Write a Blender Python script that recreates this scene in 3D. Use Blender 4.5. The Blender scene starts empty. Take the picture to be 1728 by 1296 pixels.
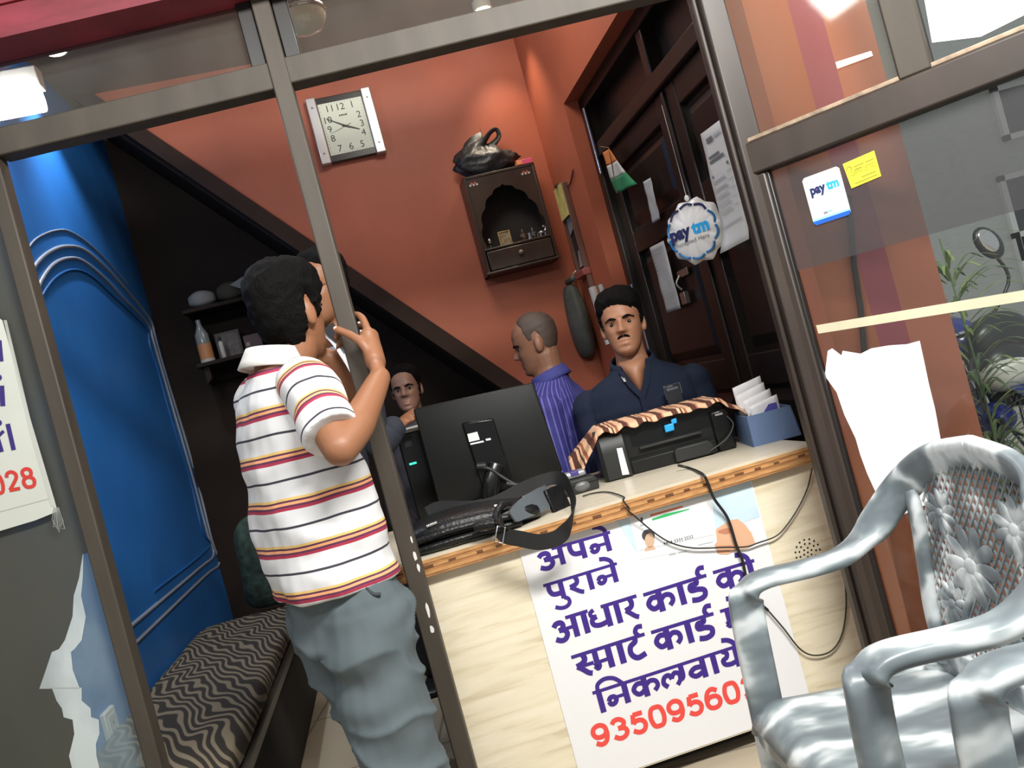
import bpy, bmesh, math, random
from mathutils import Vector, Matrix, noise
random.seed(7)
scene = bpy.context.scene
COL = scene.collection
PI = math.pi
V = Vector

# ------------------------------------------------------------------ camera
F_PX, CAM_H, ROLL = 1400.0, 1.19, math.radians(15.1)
RC, RS = math.cos(ROLL), math.sin(ROLL)
cam_data = bpy.data.cameras.new('camera'); cam = bpy.data.objects.new('camera', cam_data); COL.objects.link(cam)
cam_data.sensor_width = 36; cam_data.lens = F_PX / 1728 * 36; cam_data.clip_start = 0.05
rx, up, bk = V((RC, 0, -RS)), V((RS, 0, RC)), V((0, -1, 0))
cam.matrix_world = Matrix(((rx.x, up.x, bk.x, 0), (rx.y, up.y, bk.y, 0), (rx.z, up.z, bk.z, CAM_H), (0, 0, 0, 1)))
scene.camera = cam

# ------------------------------------------------------------------ world, exposure, large lights
world = bpy.data.worlds.new('world'); scene.world = world; world.use_nodes = True
wb = world.node_tree.nodes['Background']; wb.inputs[0].default_value = (0.93, 0.97, 1.0, 1); wb.inputs[1].default_value = 0.30
scene.view_settings.view_transform = 'Standard'; scene.view_settings.look = 'None'
scene.view_settings.gamma = 1; scene.view_settings.use_curve_mapping = False
scene.view_settings.exposure = 0.5

def area(name, loc, target, sx, sy, power, color=(1, 1, 1)):
    l = bpy.data.lights.new(name, 'AREA'); l.shape = 'RECTANGLE'; l.size = sx; l.size_y = sy; l.energy = power; l.color = color
    o = bpy.data.objects.new(name, l); COL.objects.link(o); o.location = loc
    o.rotation_euler = (V(target) - V(loc)).to_track_quat('-Z', 'Y').to_euler()
    return o
def spot(name, loc, target, power, angle, color=(1, 1, 1), size=0.03):
    l = bpy.data.lights.new(name, 'SPOT'); l.energy = power; l.color = color; l.spot_size = angle; l.spot_blend = 0.8; l.shadow_soft_size = size
    o = bpy.data.objects.new(name, l); COL.objects.link(o); o.location = loc
    o.rotation_euler = (V(target) - V(loc)).to_track_quat('-Z', 'Y').to_euler()
    return o
area('hall_tube_light', (0.9, 0.55, 2.75), (0.55, 2.2, 0.6), 1.3, 0.25, 84, (1, 0.98, 0.94))
area('hall_tube_light', (-0.7, 0.1, 2.8), (-0.5, 2.4, 0.8), 1.2, 0.2, 18, (1, 0.98, 0.95))
area('shop_ceiling_light', (0.05, 3.3, 3.1), (0.05, 3.5, 0), 0.5, 0.5, 10, (1, 0.93, 0.84))

# ------------------------------------------------------------------ frames
def ray(px, py):
    dx, dy = px - 864, py - 648
    return V(((dx * RC - dy * RS) / F_PX, 1.0, -(dx * RS + dy * RC) / F_PX))
CAMP = V((0, 0, CAM_H))
def W(px, py, D): return CAMP + ray(px, py) * D
def onz(px, py, z):
    r = ray(px, py); return CAMP + r * ((z - CAM_H) / r.z)
class Frame:
    def __init__(s, o, yaw):
        s.o = V(o); s.yaw = yaw; c, n = math.cos(yaw), math.sin(yaw)
        s.ax, s.ay = V((c, n, 0)), V((-n, c, 0))
    def w(s, x, y, z): return s.o + s.ax * x + s.ay * y + V((0, 0, z))
    def loc(s, p):
        d = V(p) - s.o; return V((d.dot(s.ax), d.dot(s.ay), d.z))
    def px(s, px, py, y=0.0):
        r = ray(px, py); t = (y + s.o.dot(s.ay) - CAMP.dot(s.ay)) / r.dot(s.ay)
        q = s.loc(CAMP + r * t); return (q.x, q.z)
    def at(s, x, y, z): return Frame(s.w(x, y, z), s.yaw)
DEG = PI / 180
S = Frame((0, 0, 0), 9.66 * DEG)                    # shop
XL, XR, YB, YR, CEIL = -1.072, 1.256, 4.40, 5.03, 3.15
SL = Frame(S.w(XL, 0, 0), 99.66 * DEG)              # blue wall: x = depth, room side is -y
SR = Frame(S.w(XR, 0, 0), 99.66 * DEG)              # right wall: x = depth, room side is +y
SRN = Frame(S.w(XR, 0, 0), -80.34 * DEG)             # right wall again: room side is -y
SD = Frame(S.w(XR + 0.12, 0, 0), 99.66 * DEG)       # plane of the dark door
FF = Frame((-0.345, 2.12, 0), 3.5 * DEG)            # shop front glazing
CN = Frame((-0.457, 2.224, 0), 8.0 * DEG)           # counter
RP = Frame((0.745, 2.2, 0), -37.7 * DEG)            # angled glass panel

# ------------------------------------------------------------------ materials
MATS = {}
def mat(name, col=(.5, .5, .5), rough=.5, metal=0, spec=.5, var=0, vscale=8, bump=0, bscale=60, emit=0, coat=0, stretch=None, alpha=1, trans=0):
    if name in MATS: return MATS[name]
    m = bpy.data.materials.new(name); m.use_nodes = True; MATS[name] = m
    nt = m.node_tree; b = nt.nodes['Principled BSDF']
    b.inputs['Base Color'].default_value = (*col, 1); b.inputs['Roughness'].default_value = rough
    b.inputs['Metallic'].default_value = metal; b.inputs['Specular IOR Level'].default_value = spec
    b.inputs['Coat Weight'].default_value = coat; b.inputs['Alpha'].default_value = alpha
    b.inputs['Transmission Weight'].default_value = trans
    if emit: b.inputs['Emission Color'].default_value = (*col, 1); b.inputs['Emission Strength'].default_value = emit
    if var or bump:
        tc = nt.nodes.new('ShaderNodeTexCoord'); mp = nt.nodes.new('ShaderNodeMapping'); nt.links.new(tc.outputs['Object'], mp.inputs[0])
        if stretch: mp.inputs['Scale'].default_value = stretch
    if var:
        n = nt.nodes.new('ShaderNodeTexNoise'); n.inputs['Scale'].default_value = vscale; n.inputs['Detail'].default_value = 6
        nt.links.new(mp.outputs[0], n.inputs['Vector'])
        r = nt.nodes.new('ShaderNodeValToRGB'); r.color_ramp.elements[0].position = .3; r.color_ramp.elements[1].position = .7
        r.color_ramp.elements[0].color = (*[max(0, c * (1 - var)) for c in col], 1)
        r.color_ramp.elements[1].color = (*[min(1, c * (1 + var * .7)) for c in col], 1)
        nt.links.new(n.outputs['Fac'], r.inputs[0]); nt.links.new(r.outputs[0], b.inputs['Base Color'])
    if bump:
        n2 = nt.nodes.new('ShaderNodeTexNoise'); n2.inputs['Scale'].default_value = bscale; n2.inputs['Detail'].default_value = 4
        nt.links.new(mp.outputs[0], n2.inputs['Vector'])
        bp = nt.nodes.new('ShaderNodeBump'); bp.inputs['Strength'].default_value = bump; bp.inputs['Distance'].default_value = .01
        nt.links.new(n2.outputs['Fac'], bp.inputs['Height']); nt.links.new(bp.outputs[0], b.inputs['Normal'])
    return m
def ramp_mat(name, stops, driver, rough=.5, interp='CONSTANT', spec=.5, bump=0):
    """Principled whose colour is a colour ramp over a value built by driver(nt) -> socket."""
    if name in MATS: return MATS[name]
    m = bpy.data.materials.new(name); m.use_nodes = True; MATS[name] = m
    nt = m.node_tree; b = nt.nodes['Principled BSDF']; b.inputs['Roughness'].default_value = rough; b.inputs['Specular IOR Level'].default_value = spec
    r = nt.nodes.new('ShaderNodeValToRGB'); r.color_ramp.interpolation = interp
    el = r.color_ramp.elements
    while len(el) > 1: el.remove(el[-1])
    el[0].position = stops[0][0]; el[0].color = (*stops[0][1], 1)
    for p, c in stops[1:]:
        e = el.new(p); e.color = (*c, 1)
    s = driver(nt); nt.links.new(s, r.inputs[0]); nt.links.new(r.outputs[0], b.inputs['Base Color'])
    if bump:
        bp = nt.nodes.new('ShaderNodeBump'); bp.inputs['Strength'].default_value = bump; bp.inputs['Distance'].default_value = .004
        nt.links.new(s, bp.inputs['Height']); nt.links.new(bp.outputs[0], b.inputs['Normal'])
    return m
def N(nt, t, **kw):
    n = nt.nodes.new('ShaderNode' + t)
    for k, v in kw.items():
        if hasattr(n, k) and not k[0].isupper(): setattr(n, k, v)
    return n
def coords(nt, scale=(1, 1, 1), rot=(0, 0, 0)):
    tc = N(nt, 'TexCoord'); mp = N(nt, 'Mapping'); mp.inputs['Scale'].default_value = scale; mp.inputs['Rotation'].default_value = rot
    nt.links.new(tc.outputs['Object'], mp.inputs[0]); return mp.outputs[0]
def math_n(nt, op, a, b=None):
    n = N(nt, 'Math', operation=op)
    for i, x in enumerate((a, b)):
        if x is None: continue
        if isinstance(x, (int, float)): n.inputs[i].default_value = x
        else: nt.links.new(x, n.inputs[i])
    return n.outputs[0]
def glass(name, tint=(1, 1, 1), refl=1.0, rough=0.02, dirt=0.0):
    m = bpy.data.materials.new(name); m.use_nodes = True; nt = m.node_tree; nt.nodes.clear()
    out = N(nt, 'OutputMaterial'); tr = N(nt, 'BsdfTransparent'); tr.inputs[0].default_value = (*tint, 1)
    gl = N(nt, 'BsdfGlossy'); gl.inputs['Roughness'].default_value = rough; gl.inputs[0].default_value = (refl, refl, refl, 1)
    fr = N(nt, 'Fresnel'); fr.inputs[0].default_value = 1.52; mx = N(nt, 'MixShader')
    nt.links.new(fr.outputs[0], mx.inputs[0]); nt.links.new(tr.outputs[0], mx.inputs[1]); nt.links.new(gl.outputs[0], mx.inputs[2])
    last = mx.outputs[0]
    if dirt:
        df = N(nt, 'BsdfDiffuse'); df.inputs[0].default_value = (.55, .52, .46, 1); m2 = N(nt, 'MixShader')
        no = N(nt, 'TexNoise'); no.inputs['Scale'].default_value = 5; no.inputs['Detail'].default_value = 8
        nt.links.new(coords(nt, (1, 1, .35), (0, .5, 0)), no.inputs['Vector'])
        nt.links.new(math_n(nt, 'MULTIPLY', no.outputs['Fac'], dirt), m2.inputs[0])
        nt.links.new(last, m2.inputs[1]); nt.links.new(df.outputs[0], m2.inputs[2]); last = m2.outputs[0]
    nt.links.new(last, out.inputs[0]); MATS[name] = m
    return m
def film(name, col, opacity, rough=.3, var=.0):
    m = bpy.data.materials.new(name); m.use_nodes = True; nt = m.node_tree; nt.nodes.clear()
    out = N(nt, 'OutputMaterial'); tr = N(nt, 'BsdfTransparent'); pb = N(nt, 'BsdfPrincipled')
    pb.inputs['Base Color'].default_value = (*col, 1); pb.inputs['Roughness'].default_value = rough
    mx = N(nt, 'MixShader'); mx.inputs[0].default_value = opacity
    if var:
        no = N(nt, 'TexNoise'); no.inputs['Scale'].default_value = 6; no.inputs['Detail'].default_value = 8
        nt.links.new(coords(nt, (1, 1, .5)), no.inputs['Vector'])
        mr = N(nt, 'MapRange'); mr.inputs[3].default_value = opacity - var; mr.inputs[4].default_value = min(1, opacity + var)
        mr.inputs[1].default_value = .35; mr.inputs[2].default_value = .65
        nt.links.new(no.outputs['Fac'], mr.inputs[0]); nt.links.new(mr.outputs[0], mx.inputs[0])
    nt.links.new(tr.outputs[0], mx.inputs[1]); nt.links.new(pb.outputs[0], mx.inputs[2]); nt.links.new(mx.outputs[0], out.inputs[0])
    MATS[name] = m; return m

# ------------------------------------------------------------------ mesh building
def smooth_path(pts, n=6, closed=False):
    P = [V(p) for p in pts]
    if len(P) < 3: return P
    out = []; L = len(P); rng = L if closed else L - 1
    for i in range(rng):
        if closed: a, b, c, d = P[(i - 1) % L], P[i], P[(i + 1) % L], P[(i + 2) % L]
        else: a, b, c, d = P[max(i - 1, 0)], P[i], P[i + 1], P[min(i + 2, L - 1)]
        for k in range(n):
            t = k / n
            out.append(.5 * ((2 * b) + (c - a) * t + (2 * a - 5 * b + 4 * c - d) * t * t + (3 * b - a - 3 * c + d) * t ** 3))
    if not closed: out.append(P[-1])
    return out
def lerp_list(vals, n):
    """vals given at control points -> values along smooth_path with n steps a span."""
    out = []
    for i in range(len(vals) - 1):
        for k in range(n): out.append(vals[i] + (vals[i + 1] - vals[i]) * k / n)
    out.append(vals[-1]); return out
class MB:
    def __init__(s): s.v = []; s.f = []; s.m = []
    def add(s, vs, fs, mi=0):
        b = len(s.v); s.v += [V(p) for p in vs]; s.f += [tuple(i + b for i in f) for f in fs]; s.m += [mi] * len(fs); return s
    def box(s, x0, x1, y0, y1, z0, z1, mi=0, fr=None):
        vs = [(x, y, z) for z in (z0, z1) for y in (y0, y1) for x in (x0, x1)]
        if fr: vs = [fr.w(*p) for p in vs]
        return s.add(vs, [(0, 2, 3, 1), (4, 5, 7, 6), (0, 1, 5, 4), (2, 6, 7, 3), (0, 4, 6, 2), (1, 3, 7, 5)], mi)
    def prism(s, pts, y0, y1, mi=0, fn=None):
        """polygon in (x, z), extruded y0..y1"""
        n = len(pts); vs = [(x, y0, z) for x, z in pts] + [(x, y1, z) for x, z in pts]
        if fn: vs = [fn(*p) for p in vs]
        a = sum(pts[i][0] * pts[(i + 1) % n][1] - pts[(i + 1) % n][0] * pts[i][1] for i in range(n))
        fs = [tuple(range(n)), tuple(range(2 * n - 1, n - 1, -1))] + [(i, i + n, (i + 1) % n + n, (i + 1) % n) for i in range(n)]
        if a < 0: fs = [tuple(reversed(f)) for f in fs]
        return s.add(vs, fs, mi)
    def tube(s, path, r, seg=10, mi=0, flat=None, upv=None, caps=True, closed=False):
        """r number or list; flat = (width factor, height factor)"""
        P = [V(p) for p in path]; n = len(P); R = r if isinstance(r, (list, tuple)) else [r] * n
        fx, fy = flat or (1, 1); vs = []; prev = None
        for i in range(n):
            if closed: d = P[(i + 1) % n] - P[i - 1]
            else: d = P[min(i + 1, n - 1)] - P[max(i - 1, 0)]
            if d.length < 1e-9: d = V((0, 0, 1))
            d.normalize()
            if upv is not None:
                a = V(upv).cross(d)
                if a.length < 1e-4: a = prev if prev is not None else d.orthogonal()
            else: a = d.orthogonal() if prev is None else prev - d * prev.dot(d)
            if a.length < 1e-6: a = d.orthogonal()
            a.normalize(); prev = a; b = d.cross(a)
            for k in range(seg):
                t = 2 * PI * k / seg; vs.append(P[i] + a * (math.cos(t) * R[i] * fx) + b * (math.sin(t) * R[i] * fy))
        fs = []
        for i in range(n if closed else n - 1):
            j = (i + 1) % n
            for k in range(seg): fs.append((i * seg + k, i * seg + (k + 1) % seg, j * seg + (k + 1) % seg, j * seg + k))
        if caps and not closed: fs += [tuple(range(seg - 1, -1, -1)), tuple(range((n - 1) * seg, n * seg))]
        return s.add(vs, fs, mi)
    def ell(s, c, r, seg=16, rings=10, mi=0, rot=None):
        c = V(c); r = (r, r, r) if isinstance(r, (int, float)) else r; vs = [V((0, 0, -r[2]))]
        for i in range(1, rings):
            t = PI * i / rings - PI / 2
            for k in range(seg):
                a = 2 * PI * k / seg; vs.append(V((r[0] * math.cos(t) * math.cos(a), r[1] * math.cos(t) * math.sin(a), r[2] * math.sin(t))))
        vs.append(V((0, 0, r[2])))
        if rot is not None: vs = [rot @ p for p in vs]
        vs = [p + c for p in vs]; fs = []; top = len(vs) - 1
        for k in range(seg):
            fs.append((0, 1 + (k + 1) % seg, 1 + k)); b = 1 + (rings - 2) * seg; fs.append((top, b + k, b + (k + 1) % seg))
        for i in range(rings - 2):
            for k in range(seg):
                a = 1 + i * seg; fs.append((a + k, a + (k + 1) % seg, a + seg + (k + 1) % seg, a + seg + k))
        return s.add(vs, fs, mi)
    def lathe(s, prof, c=(0, 0, 0), seg=24, mi=0, rot=None):
        """prof: (r, z) from bottom to top"""
        c = V(c); vs = []; n = len(prof)
        for r, z in prof:
            for k in range(seg):
                a = 2 * PI * k / seg; p = V((r * math.cos(a), r * math.sin(a), z)); vs.append(c + (rot @ p if rot is not None else p))
        fs = [(i * seg + k, i * seg + (k + 1) % seg, (i + 1) * seg + (k + 1) % seg, (i + 1) * seg + k) for i in range(n - 1) for k in range(seg)]
        fs += [tuple(range(seg - 1, -1, -1)), tuple(range((n - 1) * seg, n * seg))]
        return s.add(vs, fs, mi)
    def loft(s, rings, mi=0, caps=True):
        n = len(rings[0]); vs = [p for r in rings for p in r]
        fs = [(i * n + k, i * n + (k + 1) % n, (i + 1) * n + (k + 1) % n, (i + 1) * n + k) for i in range(len(rings) - 1) for k in range(n)]
        if caps: fs += [tuple(range(n - 1, -1, -1)), tuple(range((len(rings) - 1) * n, len(rings) * n))]
        return s.add(vs, fs, mi)
    def ribbon(s, path, widths, side, th=.003, mi=0):
        """band along path; side = direction of its width (vector or list)"""
        P = [V(p) for p in path]; n = len(P); wd = widths if isinstance(widths, (list, tuple)) else [widths] * n
        sd = side if isinstance(side, list) else [V(side)] * n; vs = []
        for i in range(n):
            d = (P[min(i + 1, n - 1)] - P[max(i - 1, 0)]).normalized(); a = V(sd[i]); a = (a - d * a.dot(d))
            if a.length < 1e-6: a = d.orthogonal()
            a.normalize(); b = d.cross(a).normalized() * th * .5; a = a * wd[i] * .5
            vs += [P[i] - a - b, P[i] + a - b, P[i] + a + b, P[i] - a + b]
        fs = [(i * 4 + k, i * 4 + (k + 1) % 4, i * 4 + 4 + (k + 1) % 4, i * 4 + 4 + k) for i in range(n - 1) for k in range(4)]
        fs += [(3, 2, 1, 0), tuple((n - 1) * 4 + k for k in range(4))]
        return s.add(vs, fs, mi)
    def stroke(s, pts, w, y, mi=0, cap=True, closed=False):
        """flat pen stroke in the (x, z) plane at depth y"""
        P = [V((p[0], p[1])) for p in pts]; n = len(P); a, b = [], []
        for i in range(n):
            if closed: d = P[(i + 1) % n] - P[i - 1]
            else: d = P[min(i + 1, n - 1)] - P[max(i - 1, 0)]
            if d.length < 1e-9: d = V((1, 0))
            d.normalize(); q = V((-d.y, d.x)) * w * .5; a.append(P[i] + q); b.append(P[i] - q)
        vs = [(p.x, y, p.y) for p in a] + [(p.x, y, p.y) for p in b]
        fs = [(i, n + i, n + (i + 1) % n, (i + 1) % n) for i in range(n if closed else n - 1)]
        return s.add(vs, fs, mi)
    def quad(s, pts, y, mi=0):
        return s.add([(p[0], y, p[1]) for p in pts], [tuple(range(len(pts)))], mi)
    def text(s, body, x, z, h, y, mi=0, width=None, bold=.02, ux=(1, 0), uz=(0, 1), center=False):
        vs, fs, w = glyphs(body, bold); k = h / .72; kx = k if width is None else width / max(w, 1e-6)
        ox = -w * kx / 2 if center else 0
        return s.add([(x + (p[0] * kx + ox) * ux[0] + p[1] * k * uz[0], y, z + (p[0] * kx + ox) * ux[1] + p[1] * k * uz[1]) for p in vs], fs, mi)
    def build(s, name, mats, parent=None, smooth=None, bevel=0, origin=None, sub=0, solid=0, seg=2, fix=True):
        me = bpy.data.meshes.new(name)
        o0 = V(origin) if origin is not None else V((0, 0, 0))
        me.from_pydata([p - o0 for p in s.v], [], s.f)
        for m in (mats if isinstance(mats, (list, tuple)) else [mats]): me.materials.append(m)
        me.polygons.foreach_set('material_index', s.m)
        if fix:
            bm = bmesh.new(); bm.from_mesh(me); bmesh.ops.recalc_face_normals(bm, faces=bm.faces); bm.to_mesh(me); bm.free()
        if smooth is not None:
            me.polygons.foreach_set('use_smooth', [True] * len(me.polygons))
            if smooth < 179: me.set_sharp_from_angle(angle=math.radians(smooth))
        o = bpy.data.objects.new(name, me); COL.objects.link(o)
        if parent is not None: o.parent = parent
        if solid:
            md = o.modifiers.new('solid', 'SOLIDIFY'); md.thickness = solid; md.offset = 0
        if bevel:
            md = o.modifiers.new('bevel', 'BEVEL'); md.width = bevel; md.segments = seg; md.limit_method = 'ANGLE'; md.angle_limit = .6
            me.polygons.foreach_set('use_smooth', [True] * len(me.polygons)); md.harden_normals = False
            me.set_sharp_from_angle(angle=math.radians(50))
        if sub:
            md = o.modifiers.new('sub', 'SUBSURF'); md.levels = sub; md.render_levels = sub
        return o
_G = {}
def glyphs(body, bold):
    k = (body, bold)
    if k not in _G:
        c = bpy.data.curves.new('glyph', 'FONT'); c.body = body; c.offset = bold; c.resolution_u = 3
        o = bpy.data.objects.new('glyph', c); COL.objects.link(o)
        dg = bpy.context.evaluated_depsgraph_get(); me = bpy.data.meshes.new_from_object(o.evaluated_get(dg))
        vs = [tuple(v.co[:2]) for v in me.vertices]; fs = [tuple(p.vertices) for p in me.polygons]
        x0 = min([p[0] for p in vs] or [0]); x1 = max([p[0] for p in vs] or [1]); vs = [(p[0] - x0, p[1]) for p in vs]
        _G[k] = (vs, fs, x1 - x0); bpy.data.objects.remove(o); bpy.data.curves.remove(c); bpy.data.meshes.remove(me)
    return _G[k]
def tag(o, label=None, cat=None, group=None, kind=None):
    if label: o['label'] = label
    if cat: o['category'] = cat
    if group: o['group'] = group
    if kind: o['kind'] = kind
    return o
def thing(name, label, cat, loc=(0, 0, 0), yaw=0, group=None, kind=None):
    o = bpy.data.objects.new(name, None); COL.objects.link(o); o.empty_display_size = .05
    o.location = loc; o.rotation_euler = (0, 0, yaw); return tag(o, label, cat, group, kind)
def thing_f(name, label, cat, fr, **k): return thing(name, label, cat, fr.o, fr.yaw, **k)
def place(o, fr): o.location = fr.o; o.rotation_euler = (0, 0, fr.yaw); return o
# ================================================================== setting
def st(o): o['kind'] = 'structure'; return o
terracotta = mat('terracotta_paint', (.38, .098, .048), .55, var=.12, vscale=3, bump=.05, bscale=120)
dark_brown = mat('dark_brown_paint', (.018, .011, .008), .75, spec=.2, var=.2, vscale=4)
band_brown = mat('stair_band_paint', (.034, .019, .014), .75, spec=.2, var=.15)
blue_paint = mat('blue_paint', (.022, .16, .50), .42, var=.10, vscale=3, bump=.03, bscale=90)
ceil_mat = mat('ceiling_paint', (.20, .155, .115), .7, var=.25, vscale=3)
frame_mat = mat('brown_frame_paint', (.056, .045, .033), .6, var=.25, vscale=14, stretch=(1, 1, .2))
frame_dark = mat('dark_frame_paint', (.036, .025, .019), .45, var=.3, vscale=12, stretch=(1, 1, .25))
clear = glass('clear_glass', (.97, .985, .97), .9, .015)
dirty = glass('dusty_glass', (.90, .88, .83), .5, .05, dirt=.08)

def tile_driver(nt):
    b = N(nt, 'TexBrick'); b.offset = 0; b.inputs['Scale'].default_value = 1
    b.inputs['Brick Width'].default_value = .6; b.inputs['Row Height'].default_value = .6; b.inputs['Mortar Size'].default_value = .006
    b.inputs[1].default_value = (.55, .55, .55, 1); b.inputs[2].default_value = (.6, .6, .6, 1); b.inputs[3].default_value = (.1, .1, .1, 1)
    nt.links.new(coords(nt), b.inputs['Vector']); return b.outputs[0]
floor_m = ramp_mat('beige_floor_tile', [(0, (.16, .13, .10)), (.2, (.40, .33, .24)), (.6, (.47, .40, .30)), (1, (.5, .43, .33))], tile_driver, .22, 'LINEAR')
f = MB().box(-4, 1.25, -1.5, 6.0, -.06, 0); f.box(1.25, 4, -1.5, 2.35, -.06, 0)
st(f.build('floor', floor_m))

# back wall with the slope of the stairs cut out
ax_, az_ = S.px(240, 215, YB); bx_, bz_ = S.px(870, 640, YB); sl = (bz_ - az_) / (bx_ - ax_)
zc = lambda x: az_ + sl * (x - ax_)
xtop = ax_ + (CEIL - az_) / sl
b = MB().prism([(xtop, CEIL), (XR + .12, CEIL), (XR + .12, zc(XR + .12))], YB, YB + .1)
st(place(b.build('wall_back', terracotta), S))
b = MB().prism([(xtop - .1, CEIL), (xtop, CEIL), (XR + .12, zc(XR + .12)), (XR + .12, zc(XR + .12) - .14)], YB - .03, YB + .1)
st(place(b.build('trim_1', band_brown), S))
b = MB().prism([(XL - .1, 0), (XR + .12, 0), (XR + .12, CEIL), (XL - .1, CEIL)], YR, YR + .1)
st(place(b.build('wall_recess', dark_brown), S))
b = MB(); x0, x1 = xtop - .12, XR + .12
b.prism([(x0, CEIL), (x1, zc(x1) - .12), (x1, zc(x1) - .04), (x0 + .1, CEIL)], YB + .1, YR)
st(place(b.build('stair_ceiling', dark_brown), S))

b = MB().prism([(2.31, 0), (YR + .1, 0), (YR + .1, CEIL), (2.31, CEIL)], 0, .1)
wl = st(place(b.build('wall_left', blue_paint), SL))
mould = mat('silver_moulding', (.27, .30, .36), .35, metal=.2); mould_blue = mat('blue_moulding', (.012, .09, .28), .35)
def arch(pts, r, m, name):
    pth = smooth_path([V((SL.px(x, y)[0], -.002, SL.px(x, y)[1])) for x, y in pts], 4)
    st(MB().tube(pth, r, 8, flat=(1, 1)).build(name, m, wl, smooth=60))
c5 = lambda L: [(x / 2.16, 400 + y / 2.16) for x, y in L]
arch([(20, 470)] + c5([(97, 160), (125, 105), (170, 60), (230, 35), (300, 45), (380, 110), (460, 195), (545, 302), (565, 370), (600, 495), (660, 690), (720, 900), (770, 1105), (797, 1190), (745, 1236)]) + [(227, 1086)], .008, mould, 'arch_moulding')
arch([(30, 530)] + c5([(122, 230), (145, 165), (190, 102), (245, 78), (300, 88), (380, 153), (450, 228), (538, 318), (556, 375), (585, 475), (640, 665), (700, 875), (755, 1083), (776, 1160), (725, 1208)]) + [(219, 1058)], .008, mould, 'arch_moulding')
arch(c5([(120, 280), (160, 200), (205, 145), (265, 120), (330, 142), (420, 225), (528, 330), (545, 395), (575, 490), (625, 670), (690, 880), (735, 1070), (758, 1133), (560, 1292)]), .006, mould_blue, 'arch_moulding')
arch([(20, 440), (37, 433), (59, 404), (93, 389), (122, 393), (165, 425), (215, 480)], .004, mould, 'arch_moulding')

# right wall with the recessed dark door
ZD, YN, YF = 2.43, 2.16, 3.844
b = MB().box(YF, YR + .1, -.12, 0, 0, CEIL); b.box(2.10, YF, -.12, 0, ZD, CEIL)
st(place(b.build('wall_right', terracotta), SR))
b = MB().prism([(XL - .1, 1.6), (XR + .2, 1.75), (XR + .2, YR + .1), (XL - .1, YR + .1)], 0, .08, fn=lambda x, y, z: (x, z, CEIL + y))
st(place(b.build('ceiling', ceil_mat), S))
# the dark door: frame, transom, two leaves with raised panels
wood = mat('dark_polished_wood', (.011, .008, .0065), .32, var=.3, vscale=9, stretch=(1, 1, .15))
wood_d = mat('dark_wood_panel', (.009, .007, .006), .36, var=.3, vscale=9, stretch=(1, 1, .15))
door = st(thing_f('door_1', None, None, SD)); ZH = 2.12
b = MB()
for y0, y1 in ((YF - .07, YF), (YN, YN + .07)): b.box(y0, y1, -.05, .05, 0, ZD)
b.box(YN, YF, -.05, .05, ZD - .06, ZD); b.box(YN, YF, -.05, .045, ZH, ZH + .07)
b.box((YN + YF) / 2 - .03, (YN + YF) / 2 + .03, -.04, .04, ZH, ZD)
st(b.build('door_frame', wood, door, bevel=.006))
st(MB().box(YN + .05, YF - .05, -.045, -.02, ZH, ZD).build('transom_panel', wood_d, door))
ym = SD.px(1150, 240)[0]
for y0, y1 in ((YN + .07, ym - .002), (ym + .002, YF - .07)):
    lf = MB()
    lf.box(y0, y0 + .10, -.03, .02, .01, ZH); lf.box(y1 - .10, y1, -.03, .02, .01, ZH)
    for z0, z1 in ((.01, .2), (.95, 1.07), (1.62, 1.72), (ZH - .1, ZH)): lf.box(y0 + .1, y1 - .1, -.03, .018, z0, z1)
    L = st(lf.build('door_leaf', wood, door, bevel=.005))
    for z0, z1 in ((.2, .95), (1.07, 1.62), (1.72, ZH - .1)):
        pb = MB().box(y0 + .09, y1 - .09, -.022, -.008, z0 - .01, z1 + .01)
        pb.add([(y0 + .12, -.008, z0 + .02), (y1 - .12, -.008, z0 + .02), (y1 - .12, -.008, z1 - .02), (y0 + .12, -.008, z1 - .02),
                (y0 + .16, .010, z0 + .06), (y1 - .16, .010, z0 + .06), (y1 - .16, .010, z1 - .06), (y0 + .16, .010, z1 - .06)],
               [(0, 1, 5, 4), (1, 2, 6, 5), (2, 3, 7, 6), (3, 0, 4, 7), (4, 5, 6, 7)])
        st(pb.build('door_panel', wood_d, L))
st(MB().box(ym - .012, ym + .012, .02, .032, .02, ZH - .01).build('meeting_bead', wood, door, bevel=.004))
zh = SD.px(1166, 472)
hm = mat('tarnished_steel', (.35, .33, .30), .35, metal=.9)
b = MB().box(zh[0] - .05, zh[0] + .06, .02, .028, zh[1] + .02, zh[1] + .05); b.tube(smooth_path([(zh[0] + .03, .03, zh[1] + .03), (zh[0] + .035, .05, zh[1]), (zh[0] + .03, .035, zh[1] - .03)], 5), .006)
b.box(zh[0] - .0, zh[0] + .05, .025, .045, zh[1] - .09, zh[1] - .04)
st(b.build('door_hasp', hm, door, bevel=.003))
b = MB(); zz = SD.px(1017, 235); b.tube([(YF - .075, .055, zz[1] - .16), (YF - .075, .055, zz[1] + .16)], .008); b.tube([(YF - .075, .055, .95), (YF - .075, .055, 1.5)], .006)
st(b.build('door_bolt', mat('bright_steel', (.6, .6, .6), .22, metal=1), door, smooth=60))

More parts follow.
